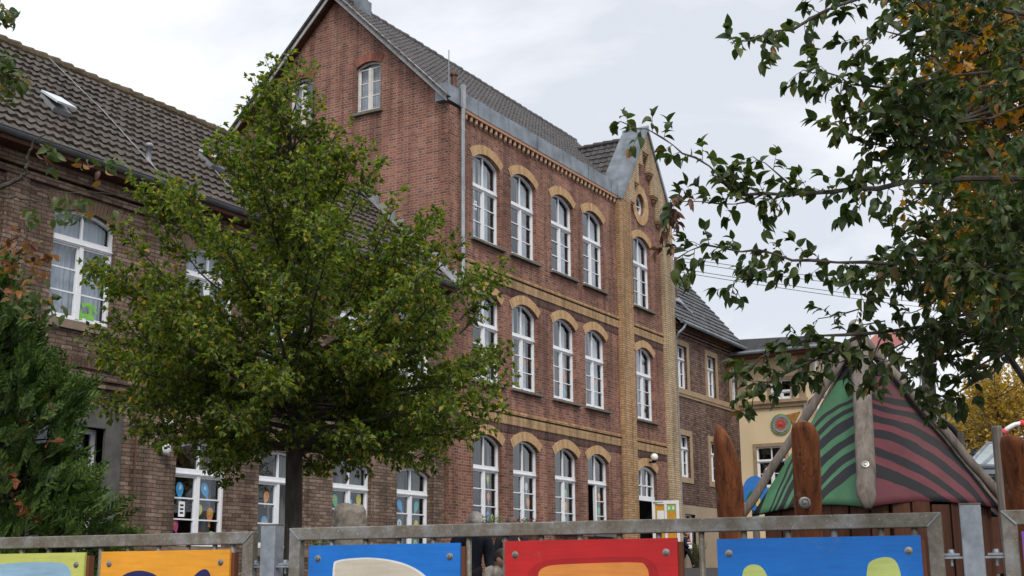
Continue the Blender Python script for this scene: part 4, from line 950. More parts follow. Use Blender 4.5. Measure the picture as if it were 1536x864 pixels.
board(1532, 797, 1790, 792, purple, [([(1560, 1000), (1580, 850), (1650, 835), (1740, 850), (1760, 1000)], yel)], 'purple painted board at the right picture edge, mostly out of frame')

# ================================================================== PLAYGROUND
def stripes(name, base, dark, bands, seed):
    t = NT(name); a = t.node('ShaderNodeAttribute'); a.attribute_name = 'phase'; p = t.pos()
    ph = t.math('ADD', a.outputs['Fac'], t.math('MULTIPLY', t.math('SUBTRACT', t.noise(3.2, 2, p), .5), .075))
    st = [(0, (0, 0, 0))]
    for x0, x1 in bands: st += [(x0, (1, 1, 1)), (x1, (0, 0, 0))]
    f = t.ramp(ph, st, 'CONSTANT'); n = t.noise(5, 6, p, .65)
    c = t.mix(f, base, dark); c = t.mix(1, c, t.ramp(n, [(.3, .72), (.7, 1.2)]), 'MULTIPLY')
    t.base(c, .55, .3); t.bump(n, .1, .01); return t.m
m_green = stripes('green_striped_panel', (.062, .175, .088), (.020, .021, .026), [(.205, .275), (.305, .36), (.41, .465), (.515, .575), (.605, .635), (.662, .685), (.82, 3)], 1)
m_redp = stripes('red_striped_panel', (.12, .030, .038), (.012, .011, .014), [(.185, .262), (.315, .365), (.425, .48), (.52, .57), (.605, .64), (.662, .70), (.82, 3)], 2)
m_dark = plain('dark_teal_panel', (.02, .035, .045), .6, .3, var=.3, scale=4)
HL, HF, HR, HA = at(1128, 776, 7.45), at(1302, 760, 6.95), at(1500, 760, 7.2), at(1290, 519, 7.62)
for p in (HL, HF, HR): p.z = (p.z+.375)/2
HC = HL+HR-HF; HB = [HL, HF, HR, 2*HC-HL, 2*HC-HF, 2*HC-HR]
hut = thing('play_tent', 'wooden play hut with striped green and dark red tent roof and grey log ribs', 'play hut', (HC.x, HC.y, gz(HC.x, HC.y)))
def tentface(A, B, corner_b, mat, name='roof_panel'):
    """triangle A(front rib) - B(side rib) - apex; stripes fan out of B"""
    n = 22; m = MB(); ph = []; N = (B-A).cross(HA-A).normalized()
    for side in (0, 1):
        for j in range(n+1):
            for i in range(n+1):
                s = i/n; t0 = .05*math.sin(math.pi*s); t = t0+(1-t0)*j/n; wa = t; wb = s*(1-t); wf = (1-s)*(1-t)
                P = A*wf+B*wb+HA*wa-N*(.05*math.sin(math.pi*s)*math.sin(math.pi*min(1, t+.15))*(1 if N.z > 0 else -1))-N*.012*side*(1 if N.z > 0 else -1)
                m.v.append(P); ph.append(wa+(.95 if corner_b else .58)*max(0, wb)**2.2)
        b0 = side*(n+1)**2
        for j in range(n):
            for i in range(n): q = b0+j*(n+1)+i; m.f.append((q, q+1, q+n+2, q+n+1)); m.m.append(0)
    for i in range(n): a = i; b_ = (n+1)**2+i; m.f.append((a, a+1, b_+1, b_)); m.m.append(0)
    o = m.build(name, mat, hut, smooth=True)
    at_ = o.data.attributes.new('phase', 'FLOAT', 'POINT'); at_.data.foreach_set('value', ph)
tentface(HF, HL, True, m_green); tentface(HF, HR, False, m_redp)
tentface(HR, HB[3], False, m_dark); tentface(HB[5], HB[4], False, m_dark); tentface(HL, HB[5], False, m_dark); tentface(HB[4], HB[3], False, m_dark)
for k, (P, w_, ext) in enumerate(zip(HB, (.036, .050, .036, .022, .022, .022), (.06, .03, .03, .05, .05, .05))):
    d = (P-HA); Lr = d.length; d.normalize(); side = d.cross(ZV).normalized(); up = side.cross(d).normalized()
    if up.z < 0: up = -up
    m = MB(); n = 30; ring_n = 12
    pts = []; rad = []
    for i in range(n+1):
        f = -.05+(1.05+ext/Lr*1.2)*i/n; pts.append(HA+d*Lr*f+up*(.045)+V((noise.noise(V((f*6, k, 0)))*.008, noise.noise(V((f*6, k, 5)))*.008, 0)))
    b0 = len(m.v)
    for i, p in enumerate(pts):
        e_ = 1 if i < n-1 else (.75 if i == n-1 else .35); e_ = e_ if i > 0 else .7
        for j in range(ring_n):
            a = 2*math.pi*j/ring_n; ca, sa_ = math.cos(a), math.sin(a); q = abs(ca)**.6*(1 if ca > 0 else -1); r_ = abs(sa_)**.6*(1 if sa_ > 0 else -1)
            m.v.append(p+side*q*w_*1.05*(e_ if k == 1 else 1)+up*r_*w_*.7*(e_ if k == 1 else 1))
    for i in range(n):
        for j in range(ring_n): q = b0+i*ring_n; m.f.append((q+j, q+(j+1) % ring_n, q+ring_n+(j+1) % ring_n, q+ring_n+j)); m.m.append(0)
    m.f.append(tuple(b0+j for j in range(ring_n))); m.f.append(tuple(b0+n*ring_n+j for j in range(ring_n))); m.m += [0, 0]
    rib = m.build('roof_rib', M['grey_wood'], hut, smooth=True)
    if k in (0, 1):
        c = HA+d*Lr*(.80 if k == 1 else .78)+up*(.045+w_*.69); b = MB(); b.lathe(c, [(.021, -.002), (.021, .006), (.014, .007), (.013, .003), (.008, .003), (.008, .008), (0, .009)], 16, ax=up); b.build('rib_bolt', M['steel'], rib)
# hut walls of upright boards
b = MB(); zb = gz(HC.x, HC.y)
for k in range(6):
    A = HC+(HB[k]-HC)*.9; B = HC+(HB[(k+1) % 6]-HC)*.9; n = 6; d = (B-A)/n; nn_ = d.cross(ZV).normalized()
    for i in range(n):
        c = A+d*(i+.5); h = .415+rnd.uniform(-.02, .0); b.obox(V((c.x, c.y, (zb+h)/2))+nn_*rnd.uniform(-.012, .012), d*.44, ZV*((h-zb)/2), nn_*.014)
b.build('board_wall', M['hut_wood'], hut)
b = MB()
for k in range(6): b.bar(HC+(HB[k]-HC)*.82+ZV*-.1, HC+(HB[(k+1) % 6]-HC)*.82+ZV*-.1, .05, .1)
b.build('wall_rail', M['hut_wood'], hut)
# ball finial on a pole
t = thing('ball_finial', 'polished steel ball on a thin pole above the tent roof tip', 'finial', HA)
b = MB(); c = at(1284, 490, 7.62); b.lathe(c, [(.045*math.sin(math.pi*i/12), -.045*math.cos(math.pi*i/12)) for i in range(13)], 20); b.build('ball', M['steel'], t, smooth=True)
b = MB(); b.tube([HA-ZV*.1, c-ZV*.04], .011, 8); b.build('pole', M['steel'], t)

def log_post(name, label, outline, D, depth, mat='orange_wood', group=None, bolt=None):
    """robinia log: outline in pixels at distance D, thickness as a rounded section"""
    P = [at(x, y, D) for x, y in outline]; c = P[0].copy(); zs = sorted(p.z for p in P); z1 = zs[-1]
    base = V((P[-1].x, P[-1].y, gz(P[-1].x, P[-1].y)))
    t = thing(name, label, 'timber post', base, group)
    # slice the outline by height: left and right edges
    m = MB(); n = 26; rn = 14; side = RH
    L, Rr_ = outline_edges(P)
    zt = z1; zb_ = base.z
    rings = []
    for i in range(n+1):
        z = zt-(zt-zb_)*((i/n)**1.5); a = interp(L, z); c_ = interp(Rr_, z)
        mid = (a+c_)/2; w_ = max(.004, (c_-a).length/2); mid.z = z
        dd = depth*min(1, w_/.05)
        for j in range(rn):
            an = 2*math.pi*j/rn; m.v.append(mid+side*math.cos(an)*w_*(1+.02*noise.noise(V((j, z*6, 0))))+FH*math.sin(an)*dd)
    for i in range(n):
        for j in range(rn): q = i*rn; m.f.append((q+j, q+(j+1) % rn, q+rn+(j+1) % rn, q+rn+j)); m.m.append(0)
    m.f.append(tuple(range(rn))); m.f.append(tuple(range(n*rn, n*rn+rn))); m.m += [0, 0]
    m.build('log', M[mat], t, smooth=True)
    if bolt:
        c = at(bolt[0], bolt[1], D-depth-.01); q = MB(); q.lathe(c, [(.03, 0), (.028, .006), (.02, .008), (.018, .003), (.012, .003), (.011, .012), (0, .014)], 14, ax=-FH); q.build('bolt', M['steel'], t)
    return t
def outline_edges(P):
    """P goes from the bottom-left up over the top to the bottom-right"""
    k = max(range(len(P)), key=lambda i: P[i].z); return P[:k+1], P[k:]
def interp(E, z):
    E = sorted(E, key=lambda p: p.z)
    if z <= E[0].z:
        return V((E[0].x, E[0].y, z))
    for a, b in zip(E, E[1:]):
        if a.z <= z <= b.z:
            f = (z-a.z)/max(1e-6, b.z-a.z); return a.lerp(b, f)
    return E[-1].copy()
log_post('timber_post', 'pointed reddish brown log post, leftmost beside the play tent', [(1078, 800), (1072, 720), (1070, 660), (1073, 641), (1077, 637), (1083, 641), (1094, 655), (1108, 690), (1116, 740), (1118, 800)], 7.0, .085, group='reddish brown log posts')
log_post('timber_post', 'round topped reddish log post with a bolt in front of the tent', [(1193, 800), (1190, 720), (1187, 660), (1187, 638), (1193, 632), (1206, 631), (1220, 637), (1229, 655), (1231, 700), (1234, 800)], 6.35, .075, group='reddish brown log posts', bolt=(1207, 754))
log_post('timber_post', 'broad reddish log post right of the tent at the picture edge', [(1515, 800), (1508, 720), (1503, 670), (1503, 656), (1510, 651), (1524, 654), (1540, 668), (1550, 690), (1556, 800)], 6.1, .10, group='reddish brown log posts')
# slim grey posts and the bent rubber-covered handrail
def slim(name, label, x, ytop, D, r, grp='slim grey timber posts of the climbing tower', xb=None):
    p = at(x, ytop, D); q = V((p.x, p.y, gz(p.x, p.y))); return tag(MB().tube([q, p, p+ZV*.01], [r, r, r*.8], 10).build(name, M['grey_wood'], base=q, smooth=False), label, 'timber post', grp)
slim('slim_post', 'slim grey timber post behind the tent rib, nearer the tent tip', 1353, 560, 10.2, .045)
slim('slim_post', 'slim grey timber post against the sky right of the tent tip', 1390, 540, 9.4, .05)
slim('slim_post', 'short dark timber post at the low end of the bent handrail', 1441, 650, 9.0, .022)
slim('slim_post', 'grey timber post touching the broad reddish log at the right', 1495, 642, 6.6, .028)
pts = [at(x, y, 9.1) for x, y in ((1392, 625), (1402, 627), (1415, 633), (1428, 642), (1438, 655), (1442, 668), (1443, 690))]
tag(MB().tube(pts, .022, 10).build('handrail', plain('black_rubber', (.02, .02, .022), .5, .4), base=pts[0], smooth=True), 'bent black handrail arching down from the climbing tower', 'handrail')
pts = [at(x, y, 6.8) for x, y in ((1506, 648), (1513, 642), (1522, 637), (1532, 635), (1545, 637), (1560, 645), (1575, 665))]
t = thing('hoop', 'white rope hoop with red ends above the broad reddish log', 'rope hoop', pts[0])
MB().tube(pts, .013, 10).build('rope', M['white'], t, smooth=True)
for k in (0, 3): q = MB(); q.tube([pts[k]-(pts[k+1]-pts[k])*.2, pts[k]+(pts[k+1]-pts[k])*.3], .018, 10); q.build('red_clip', M['p_red'], t)
# pink roof of the climbing tower
tw = at(1335, 520, 10.6); twb = V((tw.x, tw.y, gz(tw.x, tw.y)))
t = thing('climbing_tower', 'climbing tower with a pink pitched roof behind the tent tip', 'climbing tower', twb)
A, B, C_, D_ = at(1287, 527, 10.1), at(1322, 538, 9.9), at(1364, 508, 10.6), at(1322, 496, 10.9)
b = MB(); Np = (B-A).cross(C_-A).normalized()*.012; b.add([A, B, C_, at(1337, 498, 10.9), D_, A+Np, B+Np, C_+Np, at(1337, 498, 10.9)+Np, D_+Np], [(0, 1, 2, 3, 4), (5, 6, 7, 8, 9), (0, 1, 6, 5), (1, 2, 7, 6), (2, 3, 8, 7), (3, 4, 9, 8), (4, 0, 5, 9)]); b.build('roof_panel', plain('pink_panel', (.62, .20, .17), .6, .3, var=.08), t)
for (x, y, D) in ((1300, 533, 10.1), (1340, 530, 10.3)):
    p = at(x, y, D); MB().tube([V((p.x, p.y, twb.z)), p], .045, 8).build('tower_post', M['grey_wood'], t)
# round blue sign with a seedling
c = at(1133, 740, 8.6); t = thing('plant_sign', 'round blue painted board with a green seedling between post and tent', 'sign', V((c.x, c.y, gz(c.x, c.y))))
b = MB(); b.prism([(.085*math.cos(a), .115*math.sin(a)) for a in [2*math.pi*i/28 for i in range(28)]], c, RH, ZV, -FH, -.01, .01); b.build('disc', paint('sign_blue', (.03, .17, .50)), t)
b = MB()
for (x, z, an) in ((.035, .04, .5), (-.035, -.02, 1.0)):
    b.prism([(x+.042*math.cos(a)*math.cos(an)-.02*math.sin(a)*math.sin(an), z+.042*math.cos(a)*math.sin(an)+.02*math.sin(a)*math.cos(an)) for a in [2*math.pi*i/14 for i in range(14)]], c, RH, ZV, -FH, .0, .0125)
b.build('leaf_shape', paint('sign_green', (.01, .13, .05)), t)
b = MB(); b.prism([(-.008, .02), (.006, .025), (.03, -.05), (.018, -.06)], c, RH, ZV, -FH, 0, .012); b.prism([(.0, -.05), (.035, -.055), (.03, -.09), (.0, -.085)], c, RH, ZV, -FH, 0, .013); b.build('stem_shape', paint('sign_yellow', (.6, .5, .14)), t)
b = MB(); b.tube([V((c.x, c.y, gz(c.x, c.y)))+FH*.03, c+FH*.03], .025, 8); b.build('stake', M['grey_wood'], t)

# low buildings behind the playground at the right
p0 = at(1400, 690, 27); sh = thing('low_shed', 'low tiled shed with glass canopy seen between tent and right hand log', 'shed', V((p0.x, p0.y, gz(p0.x, p0.y))))
def cb(b, x0, x1, y0, y1, D, dep, m=0):    # a real box whose front lies at distance D
    a = at(x0, y0, D); c = at(x1, y1, D); mid = (a+c)/2; hw_ = abs((c-a).dot(RH))/2; z0_, z1_ = min(a.z, c.z), max(a.z, c.z)
    b.obox(V((mid.x, mid.y, (z0_+z1_)/2))+FH*dep/2, RH*hw_, ZV*(z1_-z0_)/2, FH*dep/2, m)
b = MB(); cb(b, 1400, 1540, 706, 860, 27, 5); b.build('wall', M['hut_wood'], sh)
b = MB(); A, B, C_, D_ = at(1405, 706, 26.5), at(1480, 718, 26.5), at(1500, 664, 31), at(1432, 653, 31)
t_ = tiles(at(1380, 722, 26), (at(1500, 722, 26)-at(1380, 722, 26)), (at(1400, 655, 30.5)-at(1380, 722, 26)), 14, 9, .12, .52, .04, .04, sub=4, seedx=11); t_.build('tile_roof', M['tile_r'], sh)
b = MB(); A, B, C_, D_ = at(1452, 701, 24.0), at(1512, 703, 24.0), at(1512, 665, 27), at(1482, 668, 27); N_ = (B-A).cross(D_-A).normalized()
b.add([A, B, C_, D_, A+N_*.03, B+N_*.03, C_+N_*.03, D_+N_*.03], [(0, 1, 2, 3), (4, 5, 6, 7), (0, 1, 5, 4), (1, 2, 6, 5), (2, 3, 7, 6), (3, 0, 4, 7)]); b.build('canopy_sheet', plain('frosted_sheet', (.34, .40, .42), .35, .5, var=.1), sh)
b = MB()
for P_, Q_ in ((A, B), (A, D_), (D_, C_), (A.lerp(B, .35), C_)): b.bar(P_+N_*.05*(1 if N_.z > 0 else -1), Q_+N_*.05*(1 if N_.z > 0 else -1), .05, .04)
b.bar(at(1452, 708, 24), at(1512, 708, 24), .1, .08); b.build('canopy_frame', M['zinc'], sh)
b = MB(); cb(b, 1470, 1540, 716, 726, 24.2, .4); b.build('fascia', M['grey_wood'], sh)
b = MB(); cb(b, 1440, 1540, 730, 760, 24.6, .4); b.build('red_panel', plain('dull_red_board', (.16, .05, .035), .7), sh)
hb = thing('distant_house', 'pale sandstone coloured house gable behind the bent handrail', 'house', V((at(1420, 700, 60).x, at(1420, 700, 60).y, .4)))
b = MB(); a = at(1375, 720, 60); k_ = [at(1372, 600, 60), at(1400, 618, 60), at(1500, 652, 60), at(1500, 760, 60), at(1372, 760, 60)]
b.v += k_+[p+FH*8 for p in k_]; b.f += [(0, 1, 2, 3, 4), (5, 6, 7, 8, 9), (0, 1, 6, 5), (1, 2, 7, 6), (2, 3, 8, 7), (3, 4, 9, 8), (4, 0, 5, 9)]; b.m += [0]*7; b.build('wall', M['sand'], hb)
b = MB(); b.bar(at(1370, 598, 59.5), at(1502, 651, 59.5), .2, 1.0); b.build('roof_edge', M['gutter'], hb)

# stone stele and small plants by the wing
c = at(524, 790, 21); t = thing('stone_stele', 'rough grey boulder standing before a ground floor window of the wing', 'stone', V((c.x, c.y, gz(c.x, c.y))))
m = MB(); b0 = gz(c.x, c.y); n = 18; rn = 20
for i in range(n+1):
    z = b0+(.56+1.24-.56)*0+ (at(524, 757, 21).z-b0)*i/n; w_ = .27*(1-.12*(i/n)**6) if i < n else .2
    for j in range(rn):
        a = 2*math.pi*j/rn; r_ = w_*(1+.2*noise.noise(V((math.cos(a)*2, math.sin(a)*2, z*2.5)))+.07*noise.noise(V((math.cos(a)*7, math.sin(a)*7, z*8)))); q = .85 if abs(math.cos(a)) > .6 else 1
        m.v.append(V((c.x, c.y, z+((.07)*noise.noise(V((math.cos(a)*1.5, z, 3+math.sin(a)))) if i > n-2 else 0)))+RH*math.cos(a)*r_+FH*math.sin(a)*r_*.6)
for i in range(n):
    for j in range(rn): q = i*rn; m.f.append((q+j, q+(j+1) % rn, q+rn+(j+1) % rn, q+rn+j)); m.m.append(0)
m.f.append(tuple(range(n*rn, n*rn+rn))); m.m.append(0)
m.build('boulder', plain('lichen_stone', (.17, .15, .125), .95, .15, var=.42, scale=7, bump=1.0), t)

# ================================================================== PEOPLE
def skinmesh(nodes, edges):
    """nodes: list of (pos, radius[, radius2]); returns verts, faces of the skinned, subdivided surface"""
    me = bpy.data.meshes.new('tmp'); me.from_pydata([n[0] for n in nodes], edges, []); ob = bpy.data.objects.new('tmp', me); COL.objects.link(ob)
    sk = ob.modifiers.new('s', 'SKIN'); sk.use_smooth_shade = True
    for i, n in enumerate(nodes):
        sv = me.skin_vertices[0].data[i]; sv.radius = (n[1], n[2] if len(n) > 2 else n[1]); sv.use_root = (i == 0)
    ss = ob.modifiers.new('u', 'SUBSURF'); ss.levels = 2; ss.render_levels = 2
    dg = bpy.context.evaluated_depsgraph_get(); dg.update(); ev = ob.evaluated_get(dg); m2 = ev.to_mesh()
    vs = [v.co.copy() for v in m2.vertices]; fs = [tuple(p.vertices) for p in m2.polygons]; ev.to_mesh_clear()
    bpy.data.objects.remove(ob); bpy.data.meshes.remove(me); return vs, fs
def person(label, P, face, H, coat, legs_c, hair_c, skin_c=(.42, .24, .17), walk=0, bow=0, arms='down', hair='short', lookdown=.3, coat_len=.46, child=False, chest=None, group=None):
    """P foot point; face = facing direction (unit, horizontal)"""
    face = V(face).normalized(); rt = face.cross(ZV).normalized()
    t = thing('person', label, 'person', P, group); P = V(P)
    hs = 1.18 if child else 1.0
    def J(f, s, u): return P+face*f*H+rt*s*H+ZV*u*H
    b_ = bow
    pel = J(0, 0, .52); wai = J(b_*.05, 0, .62); che = J(b_*.16, 0, .73-b_*.03); nk = J(b_*.26, 0, .82-b_*.06); hb_ = J(b_*.30+.01, 0, .865-b_*.075); hc = J(b_*.36+.018, 0, .925-b_*.12)
    sh_ = [J(b_*.22, s*.105, .795-b_*.05) for s in (-1, 1)]; hip = [J(0, s*.05, .50) for s in (-1, 1)]
    kn = [J(.02+walk*.10*s, s*.052, .28+abs(walk)*.0) for s in (-1, 1)]; an = [J(walk*.17*s-(.03*walk if s < 0 else 0), s*.052, .045+(.03*walk if s < 0 else 0)) for s in (-1, 1)]; toe = [a+face*.085*H-ZV*.022*H for a in an]
    if arms == 'down': el = [J(b_*.2-.01, s*.145, .62-b_*.03) for s in (-1, 1)]; wr = [J(b_*.25+.06, s*.14, .48-b_*.02) for s in (-1, 1)]
    elif arms == 'swing': el = [J(-.03+.0*s, s*.135, .63) for s in (-1, 1)]; wr = [J(.07, s*.10, .55) for s in (-1, 1)]
    else: el = [J(.05, s*.15, .64) for s in (-1, 1)]; wr = [J(.16, s*.11, .60) for s in (-1, 1)]
    k = H
    N = [(pel, .085*k, .06*k), (wai, .075*k, .055*k), (che, .09*k, .06*k), (nk, .034*k), (hb_, .036*k)]
    E = [(0, 1), (1, 2), (2, 3), (3, 4)]
    for s in (0, 1):
        i = len(N); N += [(sh_[s], .038*k), (el[s], .028*k), (wr[s], .02*k)]; E += [(2, i), (i, i+1), (i+1, i+2)]
        i = len(N); N += [(hip[s], .058*k), (kn[s], .038*k), (an[s], .024*k), (toe[s], .018*k)]; E += [(0, i), (i, i+1), (i+1, i+2), (i+2, i+3)]
    vs, fs = skinmesh(N, E); m = MB(); m.add(vs, fs)
    # head: an ellipsoid with nose, brow, chin and ears, joined to the body mesh
    fd = (face*math.cos(lookdown)-ZV*math.sin(lookdown)); up = (ZV*math.cos(lookdown)+face*math.sin(lookdown)); hr = .062*k*hs
    n1, n2 = 14, 20; hv = []
    for i in range(n1+1):
        th = math.pi*i/n1
        for j in range(n2):
            ph = 2*math.pi*j/n2; x = math.sin(th)*math.cos(ph); y = math.sin(th)*math.sin(ph); z = math.cos(th)
            f = 1.0
            if z < -.1: f = 1-.22*(-z)                                   # narrowing jaw
            e = 0
            if x > .9 and -.35 < z < .1: e = .22*(1-abs(y)/.45)          # nose
            if x > .8 and abs(abs(y)-.38) < .16 and abs(z-.08) < .14: e = -.07
            if abs(y) > .93 and abs(z) < .25: e = .12
            hv.append(hc+fd*hr*1.12*(x*f+e*(1 if x > .8 else 0))+rt*hr*.86*y*f*(1+(e if abs(y) > .93 else 0))+up*hr*1.32*z)
    hf = [(i*n2+j, i*n2+(j+1) % n2, (i+1)*n2+(j+1) % n2, (i+1)*n2+j) for i in range(n1) for j in range(n2)]
    m.add(hv, hf)
    for s in (0, 1):                                                     # hands: palm, four fingers, thumb
        d = (wr[s]-el[s]).normalized(); o = rt*(1 if s else -1); a = d.cross(o).normalized(); pl2 = wr[s]+d*.03*k
        m.obox(pl2, d*.028*k, a*.024*k, o*.009*k)
        for q in range(4):
            b0 = pl2+d*.026*k+a*(.018-.012*q)*k; L_ = (.030, .036, .033, .026)[q]*k
            m.tube([b0, b0+d*L_*.5-o*.003*k, b0+d*L_*.85-o*.012*k], [.0062*k, .0055*k, .004*k], 6)
        b0 = pl2-d*.01*k+a*.022*k; m.tube([b0, b0+(d*.5+a*.6)*.022*k, b0+(d*.9+a*.5)*.038*k-o*.006*k], [.007*k, .006*k, .0045*k], 6)
    m.build('body', plain('skin', skin_c, .55, .35, var=.05), t, smooth=True)
    e_ = MB()
    for s in (-1, 1): e_.lathe(hc+fd*hr*1.0+rt*s*hr*.32+up*hr*.1, [(hr*.075, 0), (hr*.05, hr*.04), (0, hr*.05)], 8, ax=fd)
    e_.build('eyes', M['p_black'], t)
    MB().obox(hc+fd*hr*.98-up*hr*.58, rt*hr*.24, up*hr*.045, fd*hr*.06).build('mouth', plain('lips', (.3, .1, .08), .5), t)
    # coat / jacket
    cm = MB(); RG = [(J(0, 0, coat_len), .102, .078), (J(0, 0, (coat_len+.54)/2), .100, .076), (pel+ZV*.03*k, .098, .074), (wai, .096, .072), (wai.lerp(che, .6), .104, .076), (che+ZV*.01*k, .112, .076), (che.lerp(nk, .5), .108, .068), (che.lerp(nk, .8), .080, .056), (nk, .048, .046), (nk+ZV*.012*k, .044, .044)]; rn = 24
    for c_, a_, d_ in RG:
        for j in range(rn):
            w_ = 2*math.pi*j/rn; wob = 1+.04*noise.noise(V((math.cos(w_)*2, math.sin(w_)*2, c_.z*9)))
            cm.v.append(c_+rt*math.cos(w_)*a_*k*wob+face*math.sin(w_)*d_*k*wob)
    for i in range(len(RG)-1):
        for j in range(rn): q = i*rn; cm.f.append((q+j, q+(j+1) % rn, q+rn+(j+1) % rn, q+rn+j)); cm.m.append(0)
    for s in (0, 1):
        o_ = (sh_[s]-che.lerp(nk, .5)); o_.z = 0; o_.normalize()
        cm.tube([sh_[s]-o_*.035*k+ZV*.004*k, sh_[s]+o_*.008*k-ZV*.012*k, sh_[s].lerp(el[s], .5)+o_*.01*k, el[s], el[s].lerp(wr[s], .6), wr[s]-(wr[s]-el[s])*.03], [.036*k, .050*k, .046*k, .041*k, .036*k, .033*k], 14)
    cm.build('coat', plain('coat_cloth', coat, .8, .2, var=.25, scale=20, bump=.4), t, smooth=True)
    N = [(pel-ZV*.02*k, .088*k, .066*k)]; E = []
    for s in (0, 1):
        i = len(N); N += [(hip[s], .066*k), (kn[s], .048*k), (an[s]+ZV*.01*k, .036*k)]; E += [(0, i), (i, i+1), (i+1, i+2)]
    vs, fs = skinmesh(N, E); MB().add(vs, fs).build('trousers', plain('trouser_cloth', legs_c, .85, .2, var=.25, scale=20), t, smooth=True)
    for s in (0, 1):
        q = MB(); q.tube([an[s]-face*.03*k-ZV*.015*k, an[s]+face*.02*k-ZV*.015*k, toe[s]+face*.01*k-ZV*.0*k], [.028*k, .034*k, .022*k], 10); q.build('shoe', M['p_black'], t, smooth=True)
    hm = MB(); hv = []; rr = random.Random(3)
    for i in range(n1+1):
        th = math.pi*i/n1
        for j in range(n2):
            ph = 2*math.pi*j/n2; x = math.sin(th)*math.cos(ph); y = math.sin(th)*math.sin(ph); z = math.cos(th)
            lim = (.42 if x > .25 else -.55) if hair == 'short' else (.40 if x > .45 else -1)
            ff = 1.12 if z > lim else .86
            zz = z*1.44
            if hair == 'long' and z < 0 and x < .45: zz = z*2.0; ff = 1.25
            ff *= 1+.05*noise.noise(V((x*4, y*4, z*4)))
            hv.append(hc+fd*hr*1.12*x*ff+rt*hr*.9*y*ff+up*hr*zz*(1 if z > lim else .8))
    hm.add(hv, hf); ho = hm.build('hair', plain('hair_colour', hair_c, .5, .4, var=.35, scale=40, bump=.5), t, smooth=True)
    if chest:
        q = MB(); c0 = che-ZV*.01*k+face*.02*k
        for (zz, hh, mi) in ((.02, .05, 0), (-.05, .03, 1)):
            q.tube([c0+ZV*zz*k-ZV*hh*k*.5, c0+ZV*zz*k+ZV*hh*k*.5], [.098*k, .10*k], 16, mi)
        q.build('chest_stripes', [M['p_red'], M['p_white']], t)
        q = MB(); q.obox(wr[1]+face*.03*k+ZV*.02*k, face*.05*k, rt*.03*k, ZV*.05*k); q.build('held_paper', M['p_white'], t)
    return t
def foot(x, D): p = at(x, 860, D); return V((p.x, p.y, gz(p.x, p.y)))
person('grey haired person in a long dark coat looking down behind the fence', foot(703, 17), -FH*.9+RH*.35, 1.74, (.010, .012, .02), (.012, .012, .015), (.30, .27, .25), hair='long', bow=.35, lookdown=.7, coat_len=.30)
person('small child with short dark brown hair bending down beside the dark coat', foot(739, 16.2), -FH*.6+RH*.6, 1.24, (.25, .22, .19), (.05, .12, .10), (.035, .02, .013), child=True, bow=.3, lookdown=.8)
person('person in a dark jacket standing half hidden above the red board', foot(768, 20), -FH, 1.62, (.012, .012, .015), (.02, .02, .03), (.10, .06, .04), hair='long', lookdown=.15)
person('child in navy jacket with red and white chest walking right by the beige wall', foot(1031, 46.2), RH*1.0-FH*.1, 1.32, (.012, .016, .035), (.008, .008, .01), (.20, .12, .07), walk=1, arms='swing', child=True, lookdown=.1, chest=True, skin_c=(.45, .27, .2))

# ================================================================== TREES
class Leaves:
    def __init__(s): s.v = []; s.f = []
    def leaf(s, p, d, n, L, W, kind='oval', curl=.2):
        d = d.normalized(); sd = d.cross(n)
        if sd.length < 1e-4: sd = d.orthogonal()
        sd.normalize(); n = sd.cross(d); b = len(s.v); dn = -n*curl*L
        if kind == 'oval':          # folded along the midrib, bent at the tip
            f = n*(W*.22)
            s.v += [p, p+d*L*.5+dn*.2, p+d*L+dn, p+d*L*.28+sd*W*.42+f, p+d*L*.62+sd*W*.42+f+dn*.35, p+d*L*.28-sd*W*.42+f, p+d*L*.62-sd*W*.42+f+dn*.35]
            s.f += [(b, b+3, b+1), (b+3, b+4, b+1), (b+4, b+2, b+1), (b, b+1, b+5), (b+5, b+1, b+6), (b+6, b+1, b+2)]
        elif kind == 'apple':
            T_ = (0, .18, .4, .62, .84, 1); Wd = (.0, .36, .5, .45, .24, 0); k_ = len(T_)
            for t, w_ in zip(T_, Wd):
                c = p+d*L*t*(1-.12*t)+dn*t*t; f = n*(W*w_*.45)
                s.v += [c, c+sd*W*w_+f, c-sd*W*w_+f]
            for i in range(k_-1):
                q = b+3*i; s.f += [(q, q+1, q+4, q+3), (q, q+3, q+5, q+2)]
        elif kind == 'small':
            f = n*(W*.25); s.v += [p, p+d*L*.45+sd*W*.5+f, p+d*L+dn, p+d*L*.45-sd*W*.5+f]; s.f += [(b, b+1, b+2), (b, b+2, b+3)]
        elif kind == 'lobed':
            q = [(0, 0), (.12, .42), (.38, .30), (.50, .55), (.68, .26), (1, 0), (.68, -.26), (.50, -.55), (.38, -.30), (.12, -.42)]
            s.v += [p+d*L*x+sd*L*y*.8+dn*x*x+n*abs(y)*L*.15 for x, y in q]+[p+d*L*.45]; s.f += [(b+i, b+(i+1) % 10, b+10) for i in range(10)]
        elif kind == 'blade':
            s.v += [p-sd*W*.5, p+sd*W*.5, p+d*L+dn]; s.f += [(b, b+1, b+2)]
    def build(s, name, mat, parent):
        m = MB(); m.v = s.v; m.f = s.f; m.m = [0]*len(s.f); return m.build(name, mat, parent, smooth='leaf')
def rv(r): 
    while True:
        v = V((r.uniform(-1, 1), r.uniform(-1, 1), r.uniform(-1, 1)))
        if .05 < v.length < 1: return v.normalized()
def curve(p, q, r, n=6, sag=0, jit=.04):
    L = (q-p).length; o = []
    for i in range(n+1):
        t = i/n; o.append(p.lerp(q, t)+ZV*sag*math.sin(math.pi*t)*L+(rv(r)*jit*L/ n*1.5 if 0 < i < n else V((0, 0, 0))))
    return o
